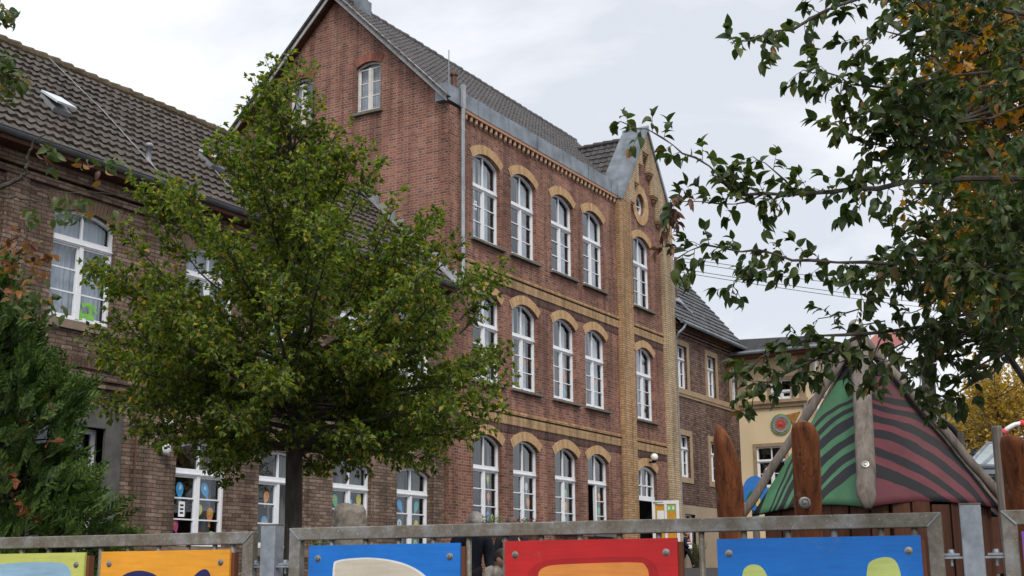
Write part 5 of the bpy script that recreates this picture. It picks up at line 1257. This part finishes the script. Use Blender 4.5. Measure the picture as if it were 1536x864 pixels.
def twigs(LV, WD, path, r, start=.15, step=.06, tl=(.15, .3), ll=.08, lw=.05, kind='small', lstep=.035, trad=.003, droop=.15, out=.8, upb=.2, curl=.25, tipleaves=3):
    """side twigs with leaves along a shoot"""
    L = sum((path[i+1]-path[i]).length for i in range(len(path)-1)); k = max(2, int(L*(1-start)/step)); N = len(path)-1
    for i in range(k+1):
        t = start+(1-start)*i/k; x = t*N; a = min(int(x), N-1); p = path[a].lerp(path[a+1], x-a); d = (path[a+1]-path[a]).normalized()
        s = rv(r); s = (s-d*s.dot(d)).normalized(); td = (d*(1-out*.6)+s*out+ZV*upb).normalized(); T = r.uniform(*tl)*(1-.45*t)
        q = p+td*T-ZV*droop*T*.5
        if WD is not None and trad > 0: WD.tube([p, p+td*T*.5, q], [trad, trad*.8, trad*.5], 3, cap=False)
        kk = max(2, int(T/lstep))
        for j in range(kk):
            f = (j+.6)/kk; c = p.lerp(q, f); s2 = rv(r); ld = (td*.7+s2*.9+ZV*-.15).normalized(); nn_ = (ZV*1.0+rv(r)*.9).normalized(); z = r.uniform(.5, 1.15)
            LV.leaf(c, ld, nn_, ll*z, lw*z, kind, curl)
        for j in range(tipleaves): LV.leaf(q, (td+rv(r)*.7).normalized(), (ZV+rv(r)*.8).normalized(), ll*r.uniform(.6, 1.05), lw*r.uniform(.6, 1.0), kind, curl)
def lerpt(tab, y):
    if y <= tab[0][0]: return tab[0][1]
    for a, b in zip(tab, tab[1:]):
        if a[0] <= y <= b[0]: return a[1]+(b[1]-a[1])*(y-a[0])/(b[0]-a[0])
    return tab[-1][1]

# ---- the broad green tree in the yard
r = random.Random(21); D0_ = 15.4
g0 = at(440, 830, D0_); base = V((g0.x, g0.y, gz(g0.x, g0.y)))
tree = thing('broadleaf_tree', 'green broadleaf tree with yellowing tips in front of the brown wing', 'tree', base)
LV = Leaves(); WD = MB()
trunk = [base, at(440, 800, D0_), at(441, 700, D0_), at(443, 640, D0_), at(444, 570, D0_), at(447, 500, D0_), at(446, 420, D0_), at(440, 330, D0_), at(436, 240, D0_), at(432, 160, D0_), at(430, 95, D0_)]
TW = MB(); TW.tube(trunk, [.125, .105, .098, .098, .085, .07, .055, .042, .03, .02, .008], 12)
left = [(78, 424), (110, 402), (150, 378), (200, 368), (240, 352), (262, 200), (300, 200), (335, 225), (370, 170), (400, 122), (450, 126), (480, 160), (500, 128), (560, 132), (600, 140), (640, 152), (668, 205), (692, 265), (715, 340), (725, 380)]
right = [(78, 438), (110, 480), (150, 500), (200, 506), (225, 548), (262, 535), (285, 605), (310, 655), (350, 668), (385, 660), (400, 758), (440, 765), (480, 742), (520, 772), (560, 768), (600, 742), (640, 750), (668, 740), (692, 690), (710, 560), (725, 460)]
def trunk_at(y):
    for a, b in zip(trunk, trunk[1:]):
        ya, yb = px(a)[1], px(b)[1]
        if yb <= y <= ya: return a.lerp(b, (ya-y)/(ya-yb))
    return trunk[-1]
gaps = ((322, 292, 24, 38), (532, 308, 36, 28), (300, 398, 26, 20), (528, 447, 20, 16), (532, 566, 24, 16), (455, 495, 16, 18), (200, 690, 60, 25), (610, 470, 20, 14), (640, 385, 16, 12), (690, 440, 28, 26), (430, 610, 30, 14), (650, 575, 26, 12))
def ingap(P):
    x, y = px(P); return any(((x-a)/c)**2+((y-b)/d)**2 < 1 for a, b, c, d in gaps)
def outl(y, phi):
    l = 440-lerpt(left, y); r_ = lerpt(right, y)-440; side = r_ if math.cos(phi) > 0 else l; avg = min(290, (l+r_)/2)
    return abs(math.cos(phi))*side+(1-abs(math.cos(phi)))*avg
K = F_/D0_; NL = 106
for i in range(NL):
    u = (i+.5)/NL; ye = 92+(712-92)*u**.88; phi = i*2.39996+r.uniform(-.3, .3); reach = outl(ye, phi)*r.uniform(.86, 1.0)
    slope = max(.08, min(1.9, 1.7-1.75*(ye-100)/560)); slope *= r.uniform(.8, 1.2)
    ys = min(675, ye+reach*slope*.62+12); p = trunk_at(ys); e_ = at(440, ye, D0_); e_ = V((trunk_at(min(ye, 650)).x, trunk_at(min(ye, 650)).y, e_.z))
    q = e_+(RH*math.cos(phi)-FH*math.sin(phi))*reach/K
    if reach > 30 and ingap(q): q = p.lerp(q, .8)
    sag = -.07 if ye < 560 else .05; c = curve(p, q, r, 8, sag=sag, jit=.07); L_ = (q-p).length
    r0 = min(.042, .007+.011*L_); WD.tube(c, [r0*(1-.88*j/8) for j in range(9)], 6, cap=False)
    n = max(3, int(L_/.085)); axd = (q-p).normalized(); side = axd.cross(ZV).normalized()
    for j in range(n):
        f = .24+.76*(j+r.random()*.7)/n; x = min(7.99, f*8); P0 = c[int(x)].lerp(c[int(x)+1], x-int(x))
        sg = 1 if j % 2 else -1; d = (axd*.6+side*sg*r.uniform(.3, 1.0)+ZV*r.uniform(-.05, .55)+rv(r)*.2).normalized()
        if ye < 330: d = (d+ZV*.5).normalized()
        T = r.uniform(.26, .52)*(1.15-.55*f)*(1.0 if L_ > .9 else .7); E_ = P0+d*T+ZV*.06*T
        if ingap(E_) or (noise.noise(E_*1.25+V((3, 7, 1))) < -.24 and r.random() < .85): continue
        m_ = P0.lerp(E_, .5)-ZV*.03*T; WD.tube([P0, m_, E_], [.006, .0045, .002], 4, cap=False)
        twigs(LV, WD, [P0, m_, E_], r, .12, .055, (.09, .19), .080, .056, 'small', .034, .0016, droop=.35, out=.85, upb=.05, curl=.3, tipleaves=3)
    twigs(LV, WD, c[5:], r, .0, .06, (.10, .2), .080, .056, 'small', .034, .0016, droop=.3, out=.8, upb=.1, curl=.3, tipleaves=3)
for (x, y, xs, ys) in ((192, 266, 260, 350), (210, 290, 260, 350), (250, 292, 290, 360), (548, 214, 500, 300), (598, 288, 560, 380), (655, 318, 590, 400), (757, 395, 690, 480), (748, 425, 690, 500), (771, 560, 680, 600), (124, 402, 200, 450), (130, 500, 210, 520), (428, 84, 434, 150), (344, 728, 360, 650), (330, 712, 350, 650), (735, 640, 660, 640)):
    c = curve(at(xs, ys, D0_), at(x, y, D0_+r.uniform(-.2, .2)), r, 5, -.04, .05); WD.tube(c, [.012, .010, .008, .006, .004, .002], 5, cap=False)
    twigs(LV, WD, c, r, .1, .035, (.10, .26), .080, .056, 'small', .03, .0018, droop=.2, out=.85, upb=.2, curl=.3, tipleaves=3)
TW.build('trunk', M['bark'], tree, smooth=True); WD.build('branches', M['bark'], tree)
LV.build('crown', leafmat('yard_tree_leaf', [(.048, .080, .016), (.095, .142, .024), (.148, .198, .032), (.20, .23, .035), (.35, .29, .04), (.46, .25, .045)], weights=[0, .3, .6, .88, .955, 1.0], trans=.42), tree)

# ---- thuja at the left
r = random.Random(5); LV = Leaves(); WD = MB(); DT = 9.5
g0 = at(20, 860, DT); base = V((g0.x, g0.y, gz(g0.x, g0.y))); tree = thing('thuja_tree', 'dark green feathery conifer with rusty patches at the left edge', 'conifer', base)
top = at(-60, 330, DT+.3); TW = MB(); TW.tube([base, base.lerp(top, .5)+RH*.05, top], [.12, .08, .02], 10)
outr = [(400, 20), (440, 40), (480, 62), (520, 70), (545, 90), (575, 138), (600, 135), (640, 128), (670, 112), (700, 150), (730, 140), (755, 190), (780, 195), (800, 200), (860, 170)]
def spray(p, d, L, w=.35):
    """flat fan of scaly twigs"""
    s = d.cross(rv(r)).normalized(); k = 6
    WD.tube([p, p+d*L*.9], [.003, .0015], 3, cap=False)
    for i in range(k):
        f = .15+.8*i/k; c = p+d*L*f; l2 = L*w*(1.15-f)*r.uniform(.8, 1.2)
        for sg in (-1, 1):
            dd = (d*.75+s*sg*.75+ZV*r.uniform(-.05, .2)).normalized(); LV.leaf(c, dd, d.cross(s), l2, .022, 'blade', .12)
            for q in (.35, .65): LV.leaf(c+dd*l2*q, (dd+d*.7).normalized(), d.cross(s), l2*.5, .017, 'blade', .1); LV.leaf(c+dd*l2*q, (dd*.8+s*sg*.7).normalized(), d.cross(s), l2*.4, .017, 'blade', .1)
    LV.leaf(p+d*L*.85, d, s, L*.25, .016, 'blade')
cnt = 0
while cnt < 2900:
    y = r.uniform(385, 872); xr = lerpt(outr, y); x = xr-(xr+170)*r.random()**1.3; dp = r.uniform(-1, 1)*.75*math.sqrt(max(.02, 1-((x+60)/(xr+61))**2 if x > -60 else 1))
    if noise.noise(V((x*.02, y*.02, dp*1.5))) < .0 and r.random() < .85: continue
    o = RH*(x+60)/180+FH*dp*.9; o += ZV*.75+rv(r)*.45; d = o.normalized(); p = at(x, y, DT+dp)
    spray(p-d*.16, d, r.uniform(.12, .30)); cnt += 1
    if cnt % 12 == 0: a = base.lerp(top, min(1, max(0, (p.z-base.z)/(top.z-base.z)-.06))); WD.tube([a, a.lerp(p, .6)-ZV*.05, p-d*.15], [.014, .009, .004], 4, cap=False)
LV2 = Leaves(); keep = LV; LV = LV2
for (x, y) in ((8, 690), (14, 705), (20, 715), (35, 760), (42, 765), (78, 662), (70, 600), (25, 640), (12, 745), (60, 775)):
    for k in range(3): spray(at(x+r.uniform(-6, 6), y+r.uniform(-8, 8), DT-.6), (rv(r)+ZV*-.6).normalized(), .075)
LV = keep
TW.build('trunk', M['bark'], tree, smooth=True); WD.build('branches', M['bark'], tree)
LV.build('foliage', leafmat('thuja_green', [(.018, .042, .014), (.045, .092, .022), (.085, .15, .03), (.15, .22, .045)], rough=.6, trans=.3), tree)
LV2.build('dead_foliage', leafmat('thuja_rust', [(.15, .045, .015), (.22, .075, .025)], trans=.2), tree)

# ---- fruit tree at the left edge: autumn twigs hanging in front of the wing (trunk left of the frame)
r = random.Random(9); DL = 7.5; tb = at(-330, 800, DL+1); base = V((tb.x, tb.y, gz(tb.x, tb.y)))
tree = thing('cherry_tree', 'sparse autumn twigs with rusty and green leaves reaching in from the left edge', 'tree', base)
LV = Leaves(); LR = Leaves(); WD = MB(); fork = at(-300, 350, DL+.8)
TW = MB(); TW.tube([base, fork.lerp(base, .4)+RH*.04, fork, at(-260, 60, DL+.5)], [.10, .085, .07, .04], 10)
def br(pts, rad, D=DL, leaves=None, **k):
    P_ = [at(x, y, D+dd) for x, y, dd in pts]; P_ = [P_[0]]+P_[1:]
    Q = []
    for a, b in zip(P_, P_[1:]):
        for i in range(4): Q.append(a.lerp(b, i/4)+rv(r)*.008)
    Q.append(P_[-1]); n = len(Q)-1; WD.tube(Q, [max(.0022, rad*(1-.85*i/n)) for i in range(n+1)], 6)
    return Q
def cluster(L_, x, y, D, n, sp, ll, lw, kind='oval', down=.5):
    for i in range(n):
        p = at(x+r.gauss(0, sp), y+r.gauss(0, sp*.8), D+r.gauss(0, .08)); L_.leaf(p, (rv(r)-ZV*down).normalized(), (rv(r)-FH*.5).normalized(), ll*r.uniform(.7, 1.1), lw*r.uniform(.7, 1.1), 'apple' if kind == 'oval' else kind, .45)
b1 = br([(-300, 330, .8), (-120, 300, .3), (0, 281, 0), (28, 268, 0), (38, 258, 0), (44, 232, 0), (52, 210, 0), (70, 200, 0)], .02)
b2 = br([(-120, 300, .3), (0, 294, 0), (30, 296, 0), (60, 303, 0), (85, 312, 0), (108, 318, 0)], .010)
b3 = br([(30, 268, 0), (55, 284, 0), (90, 290, 0), (140, 290, .05), (190, 293, .05)], .005)
b4 = br([(-300, 430, .9), (-80, 400, .2), (0, 372, 0), (30, 352, 0), (60, 372, 0)], .011)
b5 = br([(-80, 400, .2), (0, 430, 0), (25, 455, 0), (38, 470, 0)], .008)
b6 = br([(60, 212, 0), (90, 218, .05), (120, 232, .05), (160, 245, .1)], .004)
for (x, y, n_, sp) in ((68, 226, 8, 9), (80, 228, 4, 5), (128, 240, 4, 5), (158, 245, 6, 8), (165, 250, 4, 5), (95, 305, 10, 9), (110, 322, 12, 8), (120, 300, 6, 9), (40, 318, 6, 8), (60, 335, 3, 4), (90, 250, 2, 5), (85, 330, 5, 6), (125, 328, 5, 8), (165, 325, 4, 6)): cluster(LV, x, y, DL, n_, sp, .075, .036)
for (x, y, n_, sp) in ((15, 355, 14, 14), (40, 372, 16, 12), (10, 395, 14, 12), (30, 410, 14, 12), (55, 395, 10, 9), (20, 440, 10, 9), (72, 378, 6, 6), (70, 235, 3, 3), (125, 248, 3, 2), (150, 290, 4, 30)): cluster(LR, x, y, DL, n_, sp, .07, .036)
cluster(LV, 30, 460, DL, 26, 18, .075, .032); cluster(LV, 60, 450, DL, 14, 12, .075, .032)
cluster(LV, 80, 462, DL, 12, 10, .075, .032)
b7 = br([(-300, 60, .5), (-120, 60, .2), (-40, 80, 0), (0, 100, 0), (25, 135, 0)], .012); b8 = br([(-120, 60, .2), (-30, 10, 0), (5, 12, 0), (20, 20, 0)], .008)
for (x, y, n_, sp) in ((0, 88, 26, 12), (10, 110, 30, 11), (22, 128, 26, 8), (30, 120, 14, 6), (5, 145, 20, 10), (18, 100, 14, 8), (-15, 120, 26, 14), (2, 10, 14, 8), (10, 25, 16, 7), (18, 30, 8, 5), (0, 35, 8, 7), (-20, 20, 14, 12)): cluster(LV, x, y, DL, n_, sp, .072, .034)
TW.build('trunk', M['bark'], tree, smooth=True); WD.build('branches', M['bark'], tree)
LV.build('green_leaves', leafmat('cherry_green', [(.03, .055, .018), (.06, .09, .025), (.09, .11, .04), (.28, .15, .04)], weights=[0, .45, .85, 1]), tree)
LR.build('rusty_leaves', leafmat('cherry_rust', [(.06, .025, .02), (.13, .05, .03), (.28, .11, .03), (.10, .09, .03)]), tree)

# ---- apple tree at the right, close to the camera (trunk right of the frame)
r = random.Random(33); DA = 4.6; tb = at(2050, 860, 6.2); base = V((tb.x, tb.y, -1.35))
tree = thing('apple_tree', 'apple tree with long leafy branches reaching in from the upper right', 'tree', base)
LV = Leaves(); LR = Leaves(); WD = MB(); TW = MB()
f1 = at(2000, 520, 6.0); f2 = at(1960, 120, 5.8); TW.tube([base, base.lerp(f1, .5)+RH*.05, f1, f2, at(1900, -200, 5.6)], [.13, .11, .095, .07, .04], 12)
def apple(pts, rad, leafy=.25, dens=1.0, tl=(.08, .18), ll=.057, lw=.033, D=DA, dead=False, step=.034):
    P_ = [at(x, y, D+dd) for x, y, dd in pts]; Q = []
    for a, b in zip(P_, P_[1:]):
        n = max(2, int((b-a).length/.12))
        for i in range(n): Q.append(a.lerp(b, i/n)+rv(r)*.010)
    Q.append(P_[-1]); n = len(Q)-1; WD.tube(Q, [max(.0018, rad*.68*(1-.8*i/n)+.0012*math.sin(i*2.3)) for i in range(n+1)], 7, cap=False)
    if dens: twigs(LR if dead else LV, WD, Q, r, leafy, step/dens, tl, ll, lw, 'apple', .016, .0016, droop=.3, out=.9, upb=.1, curl=.5, tipleaves=3)
    return Q
apple([(1960, 300, 1.2), (1700, 262, .7), (1536, 268, .2), (1395, 271, 0), (1320, 281, 0), (1250, 287, 0), (1180, 294, 0), (1115, 290, 0), (1080, 272, 0)], .030, .70, .9)
apple([(1115, 290, 0), (1060, 250, 0), (1025, 228, 0), (990, 205, 0), (955, 190, .0), (930, 182, 0)], .007, .0, 1.1, tl=(.04, .12), step=.045, ll=.052)
apple([(1200, 292, 0), (1150, 245, 0), (1130, 235, .02)], .005, .0, .8, tl=(.06, .14))
apple([(1150, 292, 0), (1100, 310, 0), (1050, 305, 0), (1010, 300, 0)], .005, .0, .8, tl=(.06, .14))
apple([(1700, 420, .8), (1500, 400, .3), (1300, 392, 0), (1220, 392, 0), (1160, 383, 0), (1110, 375, 0), (1060, 370, 0), (1015, 388, 0)], .016, .42, .75, tl=(.07, .16))
apple([(1180, 388, 0), (1130, 410, 0), (1100, 425, 0), (1095, 432, 0)], .004, .1, .8, tl=(.05, .12))
apple([(1990, 480, 1.4), (1750, 480, 1.0), (1560, 505, .4), (1400, 490, .1), (1310, 497, 0), (1230, 505, 0), (1165, 520, 0), (1120, 560, 0)], .024, .50, .45, tl=(.06, .15))
apple([(1300, 498, 0), (1240, 530, 0), (1190, 555, 0), (1150, 570, 0), (1120, 580, 0)], .010, .1, .8, tl=(.08, .16))
apple([(1150, 572, 0), (1130, 595, 0), (1128, 615, 0)], .003, .1, .7, tl=(.04, .09))
apple([(1990, 350, 1.2), (1750, 380, .8), (1536, 320, .2), (1440, 370, 0), (1380, 400, 0), (1330, 412, 0), (1290, 440, 0)], .018, .3, .8)
apple([(1980, 60, 1.1), (1700, 40, .6), (1480, 10, .1), (1320, -20, 0), (1240, 15, 0), (1190, 45, 0), (1150, 52, 0), (1100, 62, 0)], .022, .6, .6, tl=(.06, .15))
apple([(1240, 15, 0), (1270, -8, 0), (1210, -20, 0)], .004, 0, .7, tl=(.06, .14))
apple([(1536, 100, .2), (1400, 120, 0), (1330, 130, 0), (1280, 125, 0), (1240, 110, 0), (1205, 105, 0)], .010, .15, .9, tl=(.08, .2))
apple([(1450, 200, .1), (1350, 160, 0), (1290, 170, 0), (1250, 185, 0)], .008, .1, .9)
apple([(1350, 20, 0), (1300, 60, 0), (1270, 100, 0), (1260, 150, 0)], .006, .1, .9)
apple([(1420, 230, .1), (1340, 210, 0), (1290, 215, 0), (1330, 170, 0)], .008, .1, .8)
apple([(1260, 300, 0), (1310, 240, 0), (1320, 200, .02)], .005, .1, .9)
apple([(1990, 520, 1.3), (1700, 440, .8), (1540, 515, .2), (1490, 560, 0), (1440, 590, 0), (1390, 610, 0)], .020, .55, .55, tl=(.07, .16))
apple([(1540, 510, .2), (1470, 548, 0), (1420, 590, .05), (1410, 625, .05)], .010, .4, .35, tl=(.05, .12))
apple([(1330, 497, 0), (1310, 530, 0), (1250, 545, -.05), (1215, 540, 0)], .005, .1, .7)
apple([(1380, 500, .1), (1320, 560, 0), (1300, 575, 0)], .004, .3, .6, tl=(.05, .12))
apple([(1400, 495, .1), (1380, 560, 0), (1375, 590, 0)], .005, .3, .7, tl=(.05, .12))
for k in range(14):
    x, y, dd = r.uniform(1215, 1420), r.uniform(470, 545), r.uniform(-.1, .3); a_ = r.uniform(-1, 1)
    apple([(x+60, y-20+a_*15, dd), (x+25, y-6, dd), (x, y+a_*6, dd)], .004, .0, .8, tl=(.05, .12), ll=.050, lw=.028)
for k in range(160):   # the dense mass inside the frame's upper right
    y = r.uniform(-60, 545); xl = lerpt([(-60, 1330), (60, 1320), (140, 1300), (200, 1310), (240, 1290), (300, 1330), (340, 1370), (400, 1260), (480, 1240), (545, 1300)], y); x = xl+(1600-xl)*r.random()**.8
    if y > 470 and x > 1430 and r.random() < .8: continue
    if x > 1400 and y < 240 and r.random() < .62: continue
    if y > 430 and x < 1400 and r.random() < .2: continue
    if noise.noise(V((x*.012, y*.012, 8))) < -.08 and r.random() < .8: continue
    dd = r.uniform(-.4, .9); a = r.uniform(2.4, 3.9); Lp = r.uniform(50, 110)
    apple([(x+Lp*.8, y+r.uniform(-30, 30), dd+.1), (x+Lp*.3, y+r.uniform(-14, 14), dd), (x, y, dd)], .006, .0, 1.0 if y < 430 else .8, tl=(.09, .19), ll=.053, lw=.030)
apple([(1025, 285, 0), (1010, 300, 0), (1003, 330, 0), (1000, 360, 0)], .004, .0, .9, tl=(.02, .05), ll=.055, lw=.022, dead=True)
apple([(1008, 300, 0), (998, 330, 0), (994, 370, 0)], .003, .1, .8, tl=(.02, .04), ll=.055, lw=.022, dead=True)
TW.build('trunk', M['bark_l'], tree, smooth=True); WD.build('branches', M['bark_l'], tree)
LV.build('leaves', leafmat('apple_leaf', [(.026, .046, .016), (.044, .074, .022), (.070, .100, .028), (.11, .135, .04), (.26, .12, .04)], weights=[0, .35, .7, .96, 1.0], rough=.45, trans=.32, spec=.35), tree)
LR.build('withered_leaves', leafmat('withered_leaf', [(.09, .04, .025), (.16, .07, .04), (.22, .12, .07)], trans=.15), tree)

# ---- maple with orange leaves behind the apple tree
def bigtree(name, label, cat, D, trunkpx, rt_, outl_l, outl_r, n, ll, lw, kind, mat, seed, depth=1.0, gap=-.2, L=(.4, .8), step=.09, lstep=.05, tl=(.2, .4), ytop=None, ybot=None, grp=None, branchy=1):
    rr = random.Random(seed); x0, yb, yt = trunkpx; g = at(x0, yb, D); base = V((g.x, g.y, gz(g.x, g.y))); t = thing(name, label, cat, base, grp); top = at(x0, yt, D)
    T = MB(); T.tube([base, base.lerp(top, .33)+rv(rr)*.1, base.lerp(top, .66)+rv(rr)*.15, top], [rt_, rt_*.8, rt_*.5, rt_*.1], 10); L_ = Leaves(); W = MB()
    c = 0; k0 = F_/D
    lims = []
    for i in range(int(16*branchy)):
        y = rr.uniform(ytop+20, ybot-10); xa, xb = lerpt(outl_l, y), lerpt(outl_r, y); q = at(rr.uniform(xa, xb), y, D+rr.uniform(-1, 1)*depth); f = min(.95, max(.12, (q.z-base.z)/(top.z-base.z)-.2)); p = base.lerp(top, f)
        cc_ = curve(p, q, rr, 6, -.05, .1); W.tube(cc_, [rt_*.35*(1-.8*i/6) for i in range(7)], 6, cap=False); lims += cc_[2:]
    while c < n:
        y = rr.uniform(ytop, ybot); xa, xb = lerpt(outl_l, y), lerpt(outl_r, y); x = rr.uniform(xa, xb)
        if rr.random() > (xb-xa)/max(1, max(b_-a_ for (_, a_), (_, b_) in zip(outl_l, outl_r))): continue
        dd = rr.uniform(-1, 1)*depth
        if noise.noise(V((x/k0*1.1, y/k0*1.1, dd+seed))) < gap and rr.random() < .85: continue
        E_ = at(x, y, D+dd); d = (ZV*.6+rv(rr)*.9).normalized(); T_ = rr.uniform(*L); S_ = E_-d*T_; nb = min(lims, key=lambda a: (a-S_).length)
        W.tube([nb, nb.lerp(S_, .5)-ZV*.04, S_, E_], [.012, .009, .006, .003], 4, cap=False)
        twigs(L_, W, [S_, S_.lerp(E_, .5)+rv(rr)*.03, E_], rr, .0, step, tl, ll, lw, kind, lstep, .003, .2, .9, .1, .25, 2); c += 1
    T.build('trunk', M['bark'], t, smooth=True); W.build('branches', M['bark'], t); L_.build('crown', mat, t); return t
bigtree('maple_tree', 'maple with orange and green lobed leaves behind the apple branches', 'tree', 9.5, (1600, 860, -150), .12,
        [(-60, 1390), (40, 1400), (120, 1370), (200, 1385), (260, 1400), (330, 1420), (420, 1400), (480, 1440)], [(-60, 1640), (40, 1640), (120, 1640), (200, 1640), (260, 1640), (330, 1640), (420, 1640), (480, 1640)],
        330, .085, .07, 'lobed', leafmat('maple_leaf', [(.04, .06, .015), (.08, .10, .02), (.14, .13, .025), (.42, .19, .02), (.60, .30, .03), (.42, .14, .02)], weights=[0, .25, .45, .58, .8, 1], trans=.45), 4, depth=1.0, L=(.25, .5), step=.06, lstep=.05, tl=(.12, .25), ytop=-50, ybot=470)
# ---- yellow tree in the distance
ym = leafmat('yellow_leaf', [(.26, .17, .04), (.45, .29, .06), (.60, .40, .09), (.34, .19, .05)], trans=.4)
bigtree('yellow_tree', 'golden yellow autumn tree behind the low shed at the right', 'tree', 30, (1500, 720, 560), .2,
        [(535, 1500), (550, 1485), (570, 1465), (600, 1450), (630, 1440), (650, 1455), (668, 1480)], [(535, 1560), (550, 1600), (570, 1620), (600, 1640), (630, 1640), (650, 1640), (668, 1600)],
        260, .105, .085, 'small', ym, 6, depth=1.6, gap=-.15, L=(.4, .9), step=.10, lstep=.06, tl=(.25, .5), ytop=540, ybot=668)
bigtree('bare_tree', 'thinly leaved yellow tree left of the golden tree', 'tree', 33, (1420, 720, 600), .12,
        [(600, 1405), (620, 1385), (650, 1375), (680, 1380)], [(600, 1430), (620, 1450), (650, 1460), (680, 1460)],
        45, .11, .09, 'small', ym, 8, depth=1.0, gap=-.3, L=(.4, .8), step=.2, lstep=.14, tl=(.25, .5), ytop=600, ybot=680, branchy=2)

# ---- shrubs
def shrub(label, x, y, D, w_, h_, n, mat, seed, ll=.07, kind='oval'):
    rr = random.Random(seed); g = at(x, y, D); base = V((g.x, g.y, gz(g.x, g.y))); t = thing('shrub', label, 'shrub', base); L_ = Leaves(); W = MB(); top = at(x, y, D).z-base.z
    for i in range(n):
        a = rr.uniform(0, 6.28); o = V((math.cos(a), math.sin(a), 0))*w_*rr.random()**.6; p = base+o*.3; q = base+o+ZV*top*rr.uniform(.75, 1); W.tube([p, p.lerp(q, .5)+o*.1, q], [.008, .006, .002], 4, cap=False)
        for j in range(14):
            f = rr.uniform(.1 if h_ > 9 else .45, 1); c = p.lerp(q, f); L_.leaf(c, (o*.5+ZV*.6+rv(rr)).normalized(), rv(rr), ll*rr.uniform(.7, 1.2), ll*.4, kind)
    W.build('stems', M['bark'], t); L_.build('leaves', mat, t)
sg = leafmat('shrub_green', [(.05, .09, .02), (.11, .17, .03), (.2, .24, .05)])
shrub('small light green shrub left of the grey boulder', 473, 776, 20, .16, 1, 12, sg, 1)
shrub('low green shrub at the foot of the grey boulder', 490, 790, 19.5, .2, 1, 14, sg, 2)
shrub('light green shrub beside the left fence post', 404, 790, 17, .1, 1, 8, sg, 3)
shrub('olive green shrub climbing the beige wall behind the walking child', 1043, 812, 47.4, .42, 10, 60, leafmat('olive_leaf', [(.07, .08, .03), (.14, .14, .05), (.2, .17, .07)]), 4, .09)
